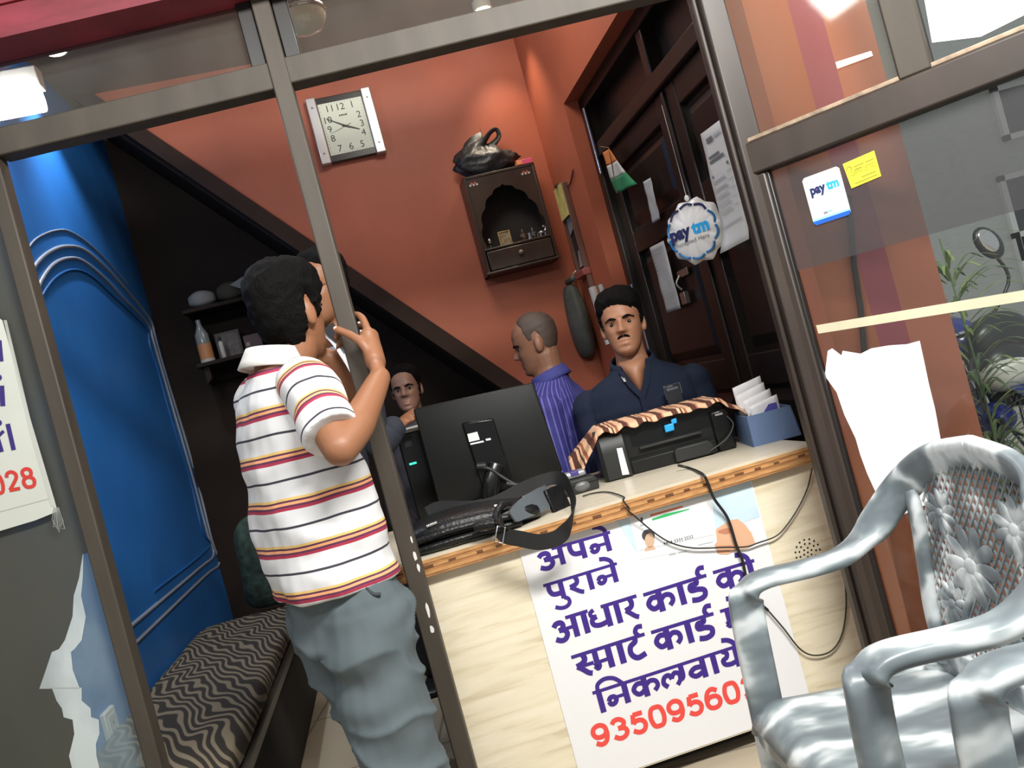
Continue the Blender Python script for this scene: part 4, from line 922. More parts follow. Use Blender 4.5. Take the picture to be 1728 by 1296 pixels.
# flag
FG = SD.at(*SD.px(1017, 258, .06)[:1], .06, SD.px(1017, 258, .06)[1])
t = thing_f('cloth_flag', 'small orange, white and green cloth flag hanging at the door edge', 'flag', FG)
Q = [(0, 0)] + [(SD.px(*p, .06)[0] - SD.px(1017, 258, .06)[0], SD.px(*p, .06)[1] - SD.px(1017, 258, .06)[1]) for p in ((1028, 251), (1073, 311), (1041, 326))]
for k, (nm, c) in enumerate((('orange_band', (.62, .19, .05)), ('white_band', (.52, .52, .48)), ('green_band', (.02, .20, .08)))):
    vs, fs = [], []
    for i in range(7):
        for j in range(7):
            u, v = i / 6, (k + j / 6) / 3; p = V(Q[0]).lerp(V(Q[1]), u).lerp(V(Q[3]).lerp(V(Q[2]), u), v); vs.append(V((p.x, .012 * math.sin(u * 7 + v * 3) * v, p.y)))
    for i in range(6):
        for j in range(6): a = i * 7 + j; fs.append((a, a + 7, a + 8, a + 1))
    MB().add(vs, fs).build(nm, mat(nm, c, .8), t, smooth=180, solid=.0012)
MB().tube([(0, .0, .03), (Q[1][0], 0, Q[1][1] + .005), (Q[3][0] - .004, 0, Q[3][1])], .003, 6).build('flag_stick', mat('stick_wood', (.2, .13, .07), .6), t, smooth=60)
# inflated round sign
pc = W(1174, 390, 3.02); PT = Frame(pc, 9.66 * DEG - 52 * DEG)
t = thing('inflated_sign', 'white scalloped inflatable shop sign hanging from a string by the dark door', 'sign', pc, PT.yaw)
sw = .118; vs = []; NA, NR = 96, 14
def puff(side):
    out = []
    for j in range(NR + 1):
        r = j / NR
        for i in range(NA):
            a = 2 * PI * i / NA; sc = 1 - .07 * abs(math.sin(a * 5)) ** .7 * (r ** 4) - .0; rad = sw * r * (sc + (.05 * abs(math.cos(a * 5)) * r ** 4))
            h = .034 * math.sqrt(max(0, 1 - r ** 2.2)) * (1 - .35 * abs(math.sin(a * 5)) ** 6 * r ** 3) * (1 if r > .74 else 1)
            if r > .74: h *= 1.0
            out.append(V((rad * math.cos(a), side * h, rad * math.sin(a))))
    return out
for side, nm in ((-1, 'front_face'), (1, 'back_face')):
    fs = [(j * NA + i, j * NA + (i + 1) % NA, (j + 1) * NA + (i + 1) % NA, (j + 1) * NA + i) for j in range(NR) for i in range(NA)]
    MB().add(puff(side), fs).build(nm, mat('white_vinyl', (.72, .71, .69), .3), t, smooth=180)
b = MB()
for k in range(10):
    a0 = k * PI / 5 + .05; pts = []
    for i in range(9):
        a = a0 + (PI / 5 - .1) * i / 8; r = .80 + .05 * math.sin(PI * i / 8); rr = sw * r; pts.append((rr * math.cos(a), -.0275 + .004 * math.sin(PI * i / 8), rr * math.sin(a)))
    b.tube(pts, .0045, 6, mi=(0 if 3 < k or k < 1 else 1))
b.build('scalloped_piping', [mat('blue_vinyl', (.02, .17, .42), .3), mat('navy_vinyl', (.02, .03, .12), .3)], t, smooth=60)
b = MB(); b.text('pay', -.086, -.012, .045, -.0352, 0, width=.085, bold=.05); b.text('tm', .004, -.012, .045, -.0352, 1, width=.07, bold=.05); b.text('Accepted Here', -.075, -.040, .016, -.0345, 2, width=.14, bold=.0)
b.build('lettering', [mat('navy_print', (.012, .018, .09), .4), mat('cyan_print', (.02, .36, .75), .4), mat('grey_print', (.16, .17, .18), .5)], t, fix=False)
zt_ = SD.px(1138, 150, .1)[1] - pc.z; MB().tube([(0, 0, sw), (0, 0, zt_)], .0012, 6).build('string', mat('white_string', (.6, .6, .58), .7), t); MB().ell((0, 0, sw + .006), (.010, .006, .012)).build('top_tab', MATS['white_vinyl'], t, smooth=180)

# ================================================================== stickers, tape and paper on the angled glass
def on_glass(name, label, cat, pts, mats, y, kind=None):
    P = [RP.px(*p, y) for p in pts]; c0 = min(p[0] for p in P), min(p[1] for p in P); fr = RP.at(c0[0], y, c0[1]); t = thing_f(name, label, cat, fr)
    Q = [(p[0] - c0[0], p[1] - c0[1]) for p in P]; return t, Q, fr
stk = mat('sticker_gloss_white', (.82, .83, .85), .3)
t, Q, fr = on_glass('payment_sticker', 'white payment sticker with blue foot on the glass panel', 'sticker', [(1357, 298), (1420, 279), (1437, 361), (1374, 380)], stk, .0165)
wq = ((Q[1][0] - Q[0][0]) + (Q[2][0] - Q[3][0])) / 2; hq = ((Q[0][1] - Q[3][1]) + (Q[1][1] - Q[2][1])) / 2; Rr = [(0, hq), (wq, hq), (wq, 0), (0, 0)]; rc = .006
rnd = [(x + (rc if x < .01 else -rc) * (1 - math.cos(a)), z) for x, z, a in ()]
MB().prism([(0, rc), (rc, 0), (wq - rc, 0), (wq, rc), (wq, hq - rc), (wq - rc, hq), (rc, hq), (0, hq - rc)], -.0008, .001).build('sticker_face', stk, t)
b = MB(); b.text('pay', wq * .13, hq * .62, hq * .19, -.0013, 0, width=wq * .42, bold=.05); b.text('tm', wq * .57, hq * .62, hq * .19, -.0013, 1, width=wq * .33, bold=.05)
for k in range(3): b.quad([(wq * .2, hq * (.50 - .055 * k)), (wq * (.6 - .1 * k), hq * (.50 - .055 * k)), (wq * (.6 - .1 * k), hq * (.51 - .055 * k)), (wq * .2, hq * (.51 - .055 * k))], -.0013, 3)
b.text('pay', wq * .33, hq * .17, hq * .06, -.0013, 0, width=wq * .12); b.text('tm', wq * .46, hq * .17, hq * .06, -.0013, 1, width=wq * .1)
b.quad([(0, rc), (rc, 0), (wq - rc, 0), (wq, rc), (wq, hq * .085), (0, hq * .085)], -.0013, 2); b.quad([(0, hq * .085), (wq, hq * .085), (wq, hq * .13), (0, hq * .13)], -.0013, 4)
b.build('lettering', [MATS['navy_print'], MATS['cyan_print'], mat('royal_blue_print', (.01, .10, .48), .4), mat('faint_print', (.55, .56, .58), .5), mat('light_blue_print', (.30, .62, .80), .4)], t, fix=False)
t, Q, fr = on_glass('yellow_sticker', 'bright yellow sticker beside the payment sticker on the glass', 'sticker', [(1422, 277), (1475, 254), (1487, 297), (1437, 318)], None, .0165)
ymat = mat('yellow_sticker_face', (.80, .74, .04), .45); MB().prism([Q[3], Q[2], Q[1], Q[0]], -.0006, .001).build('sticker_face', ymat, t)
b = MB(); u1 = V(Q[1]) - V(Q[0]); u2 = V(Q[3]) - V(Q[0]); g_ = lambda a, c: tuple(V(Q[0]) + u1 * a + u2 * c); un = u1.normalized()
b.text('CLEANING CERTIFIED', *g_(.1, .56), .011, -.001, width=u1.length * .8, ux=(un.x, un.y), bold=.02)
for (a0, a1, c0) in ((.28, .6, .25), (.65, .92, .25), (.28, .5, .36), (.4, .85, .72), (.15, .85, .86)): b.quad([g_(a0, c0), g_(a1, c0), g_(a1, c0 + .05), g_(a0, c0 + .05)], -.001)
b.stroke([(V(g_(.13, .28)).x + .006 * math.cos(k), V(g_(.13, .28)).y + .006 * math.sin(k)) for k in [i * .5 - 1 for i in range(10)]], .003, -.001); b.build('lettering', mat('olive_print', (.30, .28, .02), .5), t, fix=False)
tape_m = film('old_tape', (.72, .68, .48), .72, .4, .1)
def strip(p, name, label, m, y=.0165):
    t, Q, fr = on_glass(name, label, 'tape', p, None, y); MB().prism([Q[3], Q[2], Q[1], Q[0]], -.0004, .0008).build('tape_band', m, t); return t
strip([(1377, 549), (1760, 484), (1766, 502), (1381, 563)], 'tape_strip', 'long cream tape strip across the lower glass pane', tape_m)
strip([(1410, 105), (1470, 86), (1473, 94), (1413, 116)], 'tape_strip', 'short white tape strip on the upper glass pane', mat('white_tape', (.80, .74, .68), .5))
ww = mat('torn_white_paper', (.82, .82, .82), .65)
tp = [(1397, 592), (1404, 588), (1420, 600), (1422, 592), (1452, 597), (1470, 588), (1500, 583), (1530, 581), (1552, 575), (1560, 612), (1568, 650), (1578, 690), (1588, 745), (1590, 776), (1566, 778), (1560, 800), (1566, 850), (1520, 870), (1490, 858), (1463, 798), (1452, 768), (1444, 740), (1425, 700), (1412, 662), (1392, 634)]
t, Q, fr = on_glass('torn_paper', 'torn bright white paper stuck on the lower glass pane', 'paper', tp, None, .0165)
b = MB().prism(Q, -.001, .001); b.build('sheet', ww, t); 
rest = [(1408, 745), (1438, 752), (1452, 790), (1463, 830), (1500, 880), (1520, 870), (1522, 1000), (1500, 1090), (1475, 1080)]
t, Q, fr = on_glass('notice_sheet', 'white printed notice on the upper pane of the glass panel', 'notice', [(1556, 0), (1800, -70), (1800, 40), (1575, 75)], None, .0165)
c0 = RP.loc(fr.o); lo = lambda x, y: (RP.px(x, y, .0165)[0] - c0.x, RP.px(x, y, .0165)[1] - c0.z)
MB().prism([lo(1553, -40), lo(1800, -150), lo(1800, -10), lo(1655, 62), lo(1573, 72)], -.001, .001).build('sheet', stk, t)
b = MB(); k7 = 6.968
for (xa, ya, xb, yb) in ((640, 180, 1080, 55), (900, 20, 940, 10), (680, 270, 1100, 180), (720, 330, 960, 285), (980, 140, 1250, 85), (640, 100, 800, 60)):
    a = lo(1480 + xa / k7, ya / k7); c = lo(1480 + xb / k7, yb / k7); b.stroke([a, c], .0035, -.0014)
b.build('printed_lines', mat('faint_brown_print', (.62, .56, .52), .6), t, fix=False)
# thin dark tube drawn as a dark line down the pillar
p_ = [PF.px(x, y, -.008) for x, y in ((1432, 330), (1442, 450), (1452, 520), (1463, 640), (1480, 760), (1500, 900))]
o0 = PF.w(p_[0][0], -.008, p_[0][1]); b = MB().tube([PF.w(x, -.008, z) for x, z in p_], .0085, 8); o = b.build('pillar_line', mat('pillar_line_dark', (.07, .05, .04), .5), origin=o0, smooth=60); o.location = o0; tag(o, 'dark line running down the orange painted pillar behind the glass', 'cable')

# ================================================================== banner stuck on the side pane
bp = [(-40, 505), (4, 541), (50, 703), (92, 845), (97, 863), (60, 878), (0, 896), (-60, 915)]
c0 = FF.px(0, 896, .008); BN = FF.at(c0[0], .008, c0[1]); t = thing_f('vinyl_banner', 'white vinyl banner with violet letters stuck on the side pane', 'banner', BN)
ban = mat('banner_vinyl', (.56, .58, .52), .5, var=.06, vscale=5, bump=.06, bscale=14)
lo = lambda x, y: (FF.px(x, y, .008)[0] - c0[0], FF.px(x, y, .008)[1] - c0[1])
MB().prism([lo(*p) for p in bp], -.001, .001).build('sheet', ban, t)
bl = lambda x, y: lo(x / 2.945, 520 + y / 2.945)
b = MB(); yy = -.0018
for pts, w in (([(-2, 160), (8, 265)], 22), ([(10, 385), (16, 487)], 24), ([(-20, 620), (8, 715)], 26), ([(-10, 640), (20, 610)], 16), ([(40, 575), (70, 705)], 22)): b.stroke([bl(*p) for p in pts], w / 2.945 / F_PX * 2.1, yy)
for x, y in ((-4, 345), (-4, 570)): b.quad([bl(x + 16 * math.cos(k * PI / 5), y + 16 * math.sin(k * PI / 5)) for k in range(10)], yy - .0001)
b.build('violet_letters', mat('banner_violet', (.035, .02, .16), .5), t, fix=False)
class _B:
    px = staticmethod(lambda x, y, d=0: lo(x, y))
b = MB(); digits(b, '028', (-12, 838), (66, 822), 38, _B, yy, .17); b.build('red_number', mat('banner_red', (.55, .04, .03), .5), t, fix=False)
b = MB().stroke([bl(-60, 1028), bl(250, 945)], .0015, yy); b.build('fold_line', mat('banner_shadow_line', (.42, .44, .40), .5), t, fix=False)
b = MB()
for k in range(9): b.tube([V((lambda q: (q[0], -.001, q[1]))(bl(268 + k * 3, 990))), V((lambda q: (q[0], -.004, q[1]))(bl(262 + k * 8, 1050 + (k * 37) % 50))), V((lambda q: (q[0], -.002, q[1]))(bl(275 + k * 4, 1075 + (k * 53) % 45)))], .0006, 4)
b.build('frayed_threads', mat('thread_grey', (.32, .34, .31), .8), t)
MB().prism([bl(20, 60), bl(35, 60), bl(165, 600), bl(275, 985), bl(255, 985), bl(150, 620)], -.0022, -.0015).build('tape_edge', film('clear_tape', (.7, .7, .66), .4, .3, .1), t)
# ================================================================== bench and what lies on it
def zebra(nt):
    n = N(nt, 'TexNoise'); n.inputs['Scale'].default_value = 7; n.inputs['Detail'].default_value = 1
    c = coords(nt); nt.links.new(c, n.inputs['Vector'])
    w = N(nt, 'TexWave'); w.wave_type = 'BANDS'; w.bands_direction = 'DIAGONAL'; w.inputs['Scale'].default_value = 17; w.inputs['Distortion'].default_value = 11; w.inputs['Detail'].default_value = 0; w.inputs['Detail Scale'].default_value = .55
    nt.links.new(coords(nt, (1.1, .55, .5)), w.inputs['Vector']); return w.outputs[0]
zeb = ramp_mat('zebra_fabric', [(0, (.020, .014, .009)), (.52, (.020, .014, .009)), (.62, (.10, .08, .05)), (.72, (.18, .145, .095)), (1, (.18, .145, .095))], zebra, .85, 'LINEAR', bump=.3)
BY0, BY1, BX1 = 2.26, 4.25, -.575; BN_ = S.at(XL + .005, BY0, 0); bwid = BX1 - XL - .01; bl_ = BY1 - BY0
bench = thing_f('bench', 'long bench by the blue wall with a swirl patterned cushion', 'bench', BN_)
MB().box(.0, bwid - .02, .03, bl_, .0, .36).build('dark_base', mat('bench_dark_cloth', (.022, .018, .015), .85, var=.2), bench, bevel=.01)
b = MB().box(0, bwid, .0, .03, .33, .365); b.box(bwid - .03, bwid, .0, bl_, .33, .365); b.box(bwid - .03, bwid, 0, .03, 0, .34); b.build('steel_frame', mat('dull_steel_frame', (.22, .20, .17), .35, metal=.7), bench, bevel=.004)
cu = MB(); rings = []
for i in range(25):
    u = i / 24; y = .0 + u * (bl_ - .01); e = min(u, 1 - u); k = min(1, (e / .05) ** .5) if e < .05 else 1; k = max(k, .25); ring = []
    for j in range(24):
        t = 2 * PI * j / 24; c_, s_ = math.cos(t), math.sin(t)
        ring.append(V((bwid / 2 + (bwid / 2 - .004 - (1 - k) * .02) * math.copysign(abs(c_) ** .35, c_), y, .41 + .048 * k * math.copysign(abs(s_) ** .5, s_) + .004 * noise.noise(V((c_ * 2, y * 5, s_))))))
    rings.append(ring)
cu.loft(rings).build('cushion', zeb, bench, smooth=60)
c_ = onz(418, 985, .46); CB = Frame((c_.x - .10, c_.y, .46), S.yaw); t = thing_f('cardboard_box', 'brown cardboard box leaning at the far end of the bench', 'box', CB)
b = MB().prism([(0, 0), (.22, 0), (.26, .26), (.02, .34)], .0, .14); b.build('carton', mat('cardboard_brown', (.15, .11, .075), .8, var=.15), t, bevel=.003)
MB().prism([(.09, .32), (.26, .27), (.28, .33), (.11, .38)], -.002, .004).build('flap', MATS['cardboard_brown'], t)
c_ = onz(458, 1022, .458); GB = Frame((c_.x, c_.y, .458), S.yaw); t = thing_f('cloth_bundle', 'dark green patterned cloth bundle slumped on the bench', 'cloth', GB)
b = MB(); rings = []
for k, (z, rx_, ry_, ox) in enumerate(((0, .13, .10, .03), (.06, .145, .115, .03), (.16, .12, .10, .02), (.27, .095, .085, .0), (.36, .08, .07, -.01), (.42, .05, .045, -.01), (.45, .015, .015, 0))):
    rings.append([V((ox + rx_ * math.cos(a * PI / 16) * (1 + .18 * noise.noise(V((math.cos(a * PI / 16) * 2.5, math.sin(a * PI / 16) * 2.5, z * 12)))), ry_ * math.sin(a * PI / 16) * (1 + .18 * noise.noise(V((a * .7, z * 15, 3)))), z)) for a in range(32)])
b.loft(rings).build('folds', mat('dark_green_print', (.018, .04, .028), .8, var=.7, vscale=28, bump=.6, bscale=30), t, smooth=180, sub=1)
# low cushion and wall socket seen through the torn film
x0, z0 = SL.px(188, 1228, -.01); SO = SL.at(x0, 0, z0); t = thing_f('wall_socket', 'white wall socket low on the blue wall behind the torn film', 'socket', SO)
MB().box(-.05, .05, -.018, 0, -.06, .06).build('plate', mat('socket_white', (.62, .62, .58), .4), t, bevel=.005); MB().box(-.032, .032, -.0205, -.017, -.042, .042).build('socket_face', mat('socket_face', (.5, .5, .47), .4), t, bevel=.002)
b = MB()
for xx, zz in ((-.012, -.01), (.012, -.01), (0, .015)): b.lathe([(.004, 0), (.004, .002)], (xx, -.0195, zz), 10, rot=Matrix.Rotation(PI / 2, 3, 'X'))
b.build('pin_holes', MATS['hole_black'], t)
pc = W(214, 1262, 2.42); pc.z = 0; top = onz(205, 1235, .42); t = thing('floor_cushion', 'brown striped bolster bundle standing below the wall socket', 'cushion', (pc.x - .02, pc.y, 0))
b = MB(); rings = []
for z, r in ((0.0, .10), (.03, .125), (.2, .13), (.36, .125), (.42, .10), (.45, .06), (.455, .01)):
    rings.append([V((r * math.cos(a * PI / 16) * (1 + .1 * noise.noise(V((a * .9, z * 9, 2)))), r * .9 * math.sin(a * PI / 16), z * .82)) for a in range(32)])
b.loft(rings).build('roll', ramp_mat('brown_swirl_cloth', [(0, (.03, .028, .02)), (.5, (.10, .095, .065)), (1, (.17, .15, .10))], zebra, .9, 'LINEAR'), t, smooth=180, sub=1)

# ================================================================== shelf under the stairs
SY = 4.76
s0 = S.at(0, SY, 0).px(338, 616); s1 = S.at(0, SY, 0).px(440, 585); SX0 = S.at(0, SY, 0).px(332, 620)[0]; SHF = S.at(SX0, SY, (s0[1] + s1[1]) / 2)
WX = s1[0] - SX0 + .04
sh = thing_f('wall_shelf', 'dark wooden two level shelf under the stairs', 'shelf', SHF)
zc2 = S.at(0, SY, 0).px(325, 520)[1] - SHF.o.z
MB().box(0.0, WX, 0, .22, -.022, 0).build('shelf_board', dark_brown, sh, bevel=.003); MB().box(0.0, WX, 0, .22, zc2 - .022, zc2).build('shelf_board', dark_brown, sh, bevel=.003)
MB().box(WX, WX + .02, 0, .22, -.1, zc2).build('upright', dark_brown, sh, bevel=.003); MB().box(.0, WX, .22, .235, -.1, zc2 + .02).build('back_board', dark_brown, sh)
b = MB().prism([(.03, -.022), (.06, -.022), (.06, -.09), (.03, -.12)], .02, .20); b.build('bracket', dark_brown, sh)
shp = lambda px_, py_: (S.at(0, SY, 0).px(280 + px_ / 5.89, 440 + py_ / 5.89)[0] - SX0, S.at(0, SY, 0).px(280 + px_ / 5.89, 440 + py_ / 5.89)[1] - SHF.o.z)
x0, _ = shp(210, 480); x1, _ = shp(780, 400); x0 = max(x0, .01); x1 = min(x1, WX)
t = thing_f('folded_pillow', 'pale grey folded pillow lying on the upper shelf under the stairs', 'pillow', SHF.at(x0, .02, zc2))
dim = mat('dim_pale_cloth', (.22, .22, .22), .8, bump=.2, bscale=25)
w1 = (x1 - x0) * .5
def puffy(w, d, h):
    r = []
    for i in range(9):
        u = i / 8; k = max(.3, math.sin(PI * min(max(u, .06), .94)) ** .4); r.append([V((w * u, d / 2 + d / 2 * k * math.copysign(abs(math.cos(a * PI / 10)) ** .6, math.cos(a * PI / 10)), h / 2 + h / 2 * k * math.copysign(abs(math.sin(a * PI / 10)) ** .6, math.sin(a * PI / 10)))) for a in range(20)])
    return MB().loft(r)
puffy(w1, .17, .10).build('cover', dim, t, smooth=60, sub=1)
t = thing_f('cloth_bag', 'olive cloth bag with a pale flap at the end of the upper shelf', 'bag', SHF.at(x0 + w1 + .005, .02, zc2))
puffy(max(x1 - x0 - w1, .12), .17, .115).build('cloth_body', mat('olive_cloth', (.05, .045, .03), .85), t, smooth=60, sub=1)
MB().prism([(.09, .08), (.17, .11), (.20, .05), (.17, .03)], -.006, .004).build('flap', dim, t, bevel=.002)
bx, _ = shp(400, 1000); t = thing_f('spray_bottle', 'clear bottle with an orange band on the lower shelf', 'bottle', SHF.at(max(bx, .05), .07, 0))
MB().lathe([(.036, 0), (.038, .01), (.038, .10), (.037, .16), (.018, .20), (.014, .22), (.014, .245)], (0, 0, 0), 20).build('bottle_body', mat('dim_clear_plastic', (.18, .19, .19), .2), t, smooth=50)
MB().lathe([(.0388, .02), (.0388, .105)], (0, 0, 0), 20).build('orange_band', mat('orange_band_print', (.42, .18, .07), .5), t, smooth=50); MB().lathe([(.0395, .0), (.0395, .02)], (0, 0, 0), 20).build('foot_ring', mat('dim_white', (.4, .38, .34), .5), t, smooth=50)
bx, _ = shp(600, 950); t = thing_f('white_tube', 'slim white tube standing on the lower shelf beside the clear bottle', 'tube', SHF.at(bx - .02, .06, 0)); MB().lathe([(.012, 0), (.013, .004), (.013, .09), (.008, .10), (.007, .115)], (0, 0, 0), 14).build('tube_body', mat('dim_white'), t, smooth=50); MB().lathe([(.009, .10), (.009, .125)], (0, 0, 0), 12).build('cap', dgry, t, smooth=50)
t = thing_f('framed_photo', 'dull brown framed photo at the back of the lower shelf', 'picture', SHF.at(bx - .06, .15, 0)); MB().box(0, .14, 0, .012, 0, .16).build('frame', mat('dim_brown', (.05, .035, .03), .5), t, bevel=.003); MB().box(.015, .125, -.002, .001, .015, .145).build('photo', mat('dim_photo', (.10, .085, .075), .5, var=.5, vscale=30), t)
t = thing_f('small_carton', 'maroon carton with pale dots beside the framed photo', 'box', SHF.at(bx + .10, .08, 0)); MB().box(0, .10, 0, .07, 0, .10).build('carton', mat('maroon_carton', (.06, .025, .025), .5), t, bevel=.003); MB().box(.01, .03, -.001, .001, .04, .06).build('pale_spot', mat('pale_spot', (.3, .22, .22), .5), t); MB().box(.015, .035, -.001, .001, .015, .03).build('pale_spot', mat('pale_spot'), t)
x0, z0 = SL.px(304, 564, -.012); t = thing_f('switch_box', 'small yellowed switch box on the blue wall', 'switch', SL.at(x0, .002, z0))
MB().box(-.04, .035, -.03, 0, -.038, .038).build('box', mat('yellowed_plastic', (.42, .40, .20), .45), t, bevel=.004); MB().box(-.01, .012, -.036, -.028, -.015, .015).build('rocker', mat('yellowed_light', (.5, .48, .3), .45), t, bevel=.002); MB().box(-.004, .004, -.008, 0, .038, 1.1).build('wire_trunking', blue_paint, t)

# ================================================================== ceiling fittings
lamp_m = mat('lamp_face', (1, .96, .88), .5, emit=9); fit = mat('white_fitting', (.6, .58, .54), .5)
def fitting(label, p, r, power, target, ang, col):
    t = thing('ceiling_spotlight', label, 'lamp', p)
    MB().lathe([(r, .0), (r, .045), (r * .9, .05)], (0, 0, -.05), 20).build('housing', fit, t, smooth=50); MB().lathe([(r * .8, 0), (r * .8, .004)], (0, 0, -.054), 20).build('lamp_face', lamp_m, t, smooth=50)
    spot('spotlight', V(p) - V((0, 0, .06)), target, power, ang, col)
gx = SL.px(72, 262)[0]; p = S.w(XL + .16, gx, CEIL); fitting('round ceiling spotlight above the blue wall', p, .05, 60, S.w(XL - .05, gx + .25, 1.2), 1.5, (.85, .93, 1))
p = S.w(XR - .18, YB - .22, CEIL); fitting('round ceiling spotlight in the terracotta corner', p, .05, 22, S.w(XR - .1, YB - .1, 1.5), 1.3, (1, .85, .65))
p = W(12, 150, 2.75); t = thing('tube_lamp', 'glowing tube lamp behind the transom pane above the blue wall', 'lamp', p, S.yaw)
MB().box(-.30, .11, -.03, .03, -.02, .05).build('batten', fit, t, bevel=.004); MB().tube([(-.29, -.02, -.06), (.10, -.02, -.06)], .045, 18).build('tube', mat('tube_glow', (.92, .97, 1), .5, emit=45), t, smooth=60)
MB().box(-.01, .01, -.008, .008, .05, CEIL - p.z).build('drop_rod', fit, t)
p = W(509, 24, 3.0); t = thing('glass_lantern', 'round glass ceiling lantern with a maroon cap behind the transom', 'lamp', p)
MB().lathe([(.02, -.07), (.065, -.055), (.085, -.02), (.085, .01), (.07, .035)], (0, 0, 0), 28).build('glass_bowl', mat('smoky_glass', (.55, .50, .36), .12, spec=.8), t, smooth=60)
MB().lathe([(.088, -.006), (.092, .0), (.088, .012)], (0, 0, 0), 28).build('metal_ring', MATS['chrome'], t, smooth=60)
MB().lathe([(.072, .03), (.075, .07), (.05, .11), (.015, .13), (.01, CEIL - p.z)], (0, 0, 0), 24).build('maroon_cap', mat('maroon_enamel', (.30, .05, .05), .3), t, smooth=60)

# ================================================================== plastic chairs
def marble(nt):
    w = N(nt, 'TexWave'); w.inputs['Scale'].default_value = 2.6; w.inputs['Distortion'].default_value = 16; w.inputs['Detail'].default_value = 4; w.inputs['Detail Scale'].default_value = 1.6
    nt.links.new(coords(nt, (1, .45, 1), (.3, .2, .5)), w.inputs['Vector']); return w.outputs[0]
marb = ramp_mat('marbled_grey_plastic', [(0, (.13, .155, .17)), (.35, (.185, .22, .235)), (.6, (.25, .29, .30)), (.8, (.40, .44, .45)), (1, (.62, .66, .67))], marble, .32, 'LINEAR', .45)
def chair(name, label, loc, yaw):
    t = thing(name, label, 'chair', loc, yaw)
    # seat: dished slab with a rolled front
    nx_, ny_ = 22, 24; vs, fs = [], []
    for i in range(nx_ + 1):
        for j in range(ny_ + 1):
            u, v = i / nx_ * 2 - 1, j / ny_; hwid = .250 - .035 * v; y = .262 - v * .41
            z = .425 - .03 * v - .016 * (1 - u * u) * math.sin(PI * min(v + .1, 1)) ; fr = max(0, 1 - v / .14); z -= .045 * fr ** 2; ed = max(0, abs(u) - .86) / .14; z -= .03 * ed ** 2
            vs.append((u * hwid, y, z))
    for i in range(nx_):
        for j in range(ny_): a = i * (ny_ + 1) + j; fs.append((a, a + ny_ + 1, a + ny_ + 2, a + 1))
    MB().add(vs, fs).build('seat', marb, t, smooth=180, solid=.012)
    b = MB().box(-.245, .245, .238, .258, .33, .385); b.build('front_apron', marb, t, bevel=.009, seg=3)
    for s_ in (-1, 1):
        b = MB().box(s_ * .225 - .012, s_ * .225 + .012, -.13, .24, .34, .40); b.build('side_apron', marb, t, bevel=.006)
        arm = smooth_path([(s_ * .275, .235, .0), (s_ * .268, .225, .25), (s_ * .262, .215, .45), (s_ * .260, .205, .60), (s_ * .260, .19, .642), (s_ * .260, .15, .655), (s_ * .262, .05, .650), (s_ * .265, -.03, .654), (s_ * .260, -.10, .692), (s_ * .225, -.165, .765), (s_ * .135, -.20, .825), (0, -.212, .848)], 6)
        wd = []
        for i, p in enumerate(arm):
            k = i / (len(arm) - 1); wd.append(.036)
        sd = []
        for i, p in enumerate(arm):
            k = i / 6
            sd.append(V((.25 * s_, 1, .3)) if k < 3.6 else V((1, .0, 0)) if k < 8 else V((.6, .55 * -s_ * 0 + .45, .5 * s_)) if k < 9.5 else V((0, .35, 1)))
        b = MB(); P = arm; n = len(P); ringz = []
        for _ in range(3): sd = [(sd[max(i - 1, 0)] + sd[i] + sd[min(i + 1, n - 1)]) / 3 for i in range(n)]
        for i in range(n):
            d = (P[min(i + 1, n - 1)] - P[max(i - 1, 0)]).normalized(); a = (sd[i] - d * sd[i].dot(d)).normalized(); c = d.cross(a)
            w2, h2 = wd[i], .017
            ringz.append([P[i] + a * (w2 * math.copysign(abs(math.cos(q)) ** .6, math.cos(q))) + c * (h2 * math.copysign(abs(math.sin(q)) ** .7, math.sin(q))) for q in [2 * PI * j / 16 for j in range(16)]])
        b.loft(ringz).build('arm', marb, t, smooth=55)
        b = MB(); st_ = smooth_path([(s_ * .205, -.175, .76), (s_ * .188, -.168, .71), (s_ * .19, -.160, .62), (s_ * .185, -.145, .52), (s_ * .165, -.135, .42)], 6); b.tube(st_, [.022] * len(st_), 12, flat=(1, .6), upv=(0, 1, 0)); b.build('back_stile', marb, t, smooth=60)
        b = MB(); lg = smooth_path([(s_ * .19, -.13, .42), (s_ * .215, -.17, .22), (s_ * .235, -.22, 0)], 5); b.tube(lg, [.026, .026, .025, .025, .024, .024, .023, .023, .022, .022, .021], 12, flat=(1, .7)); b.build('rear_leg', marb, t, smooth=60)
    # pierced back: lattice clipped to the outline between the stiles and the top rim
    yb = lambda z: -.135 - (z - .42) * .16
    hwz = lambda z: .178 + .012 * math.sin((z - .42) / .35 * PI) if z < .70 else .19 * math.sqrt(max(0.0, 1 - ((z - .70) / .152) ** 2))
    b = MB(); step = .019
    for sg in (-1, 1):
        for k in range(-40, 80):
            pts = []; z = .44
            while z <= .848:
                x = sg * (k * step - (z - .42) * .62)
                if abs(x) < hwz(z): pts.append(V((x, yb(z) + .001 * sg, z)))
                elif len(pts) > 1: b.ribbon(pts, .0036, (1, 0, 0), .004); pts = []
                else: pts = []
                z += .02
            if len(pts) > 1: b.ribbon(pts, .0036, (1, 0, 0), .004)
    b.build('back_lattice', marb, t)
    b = MB()
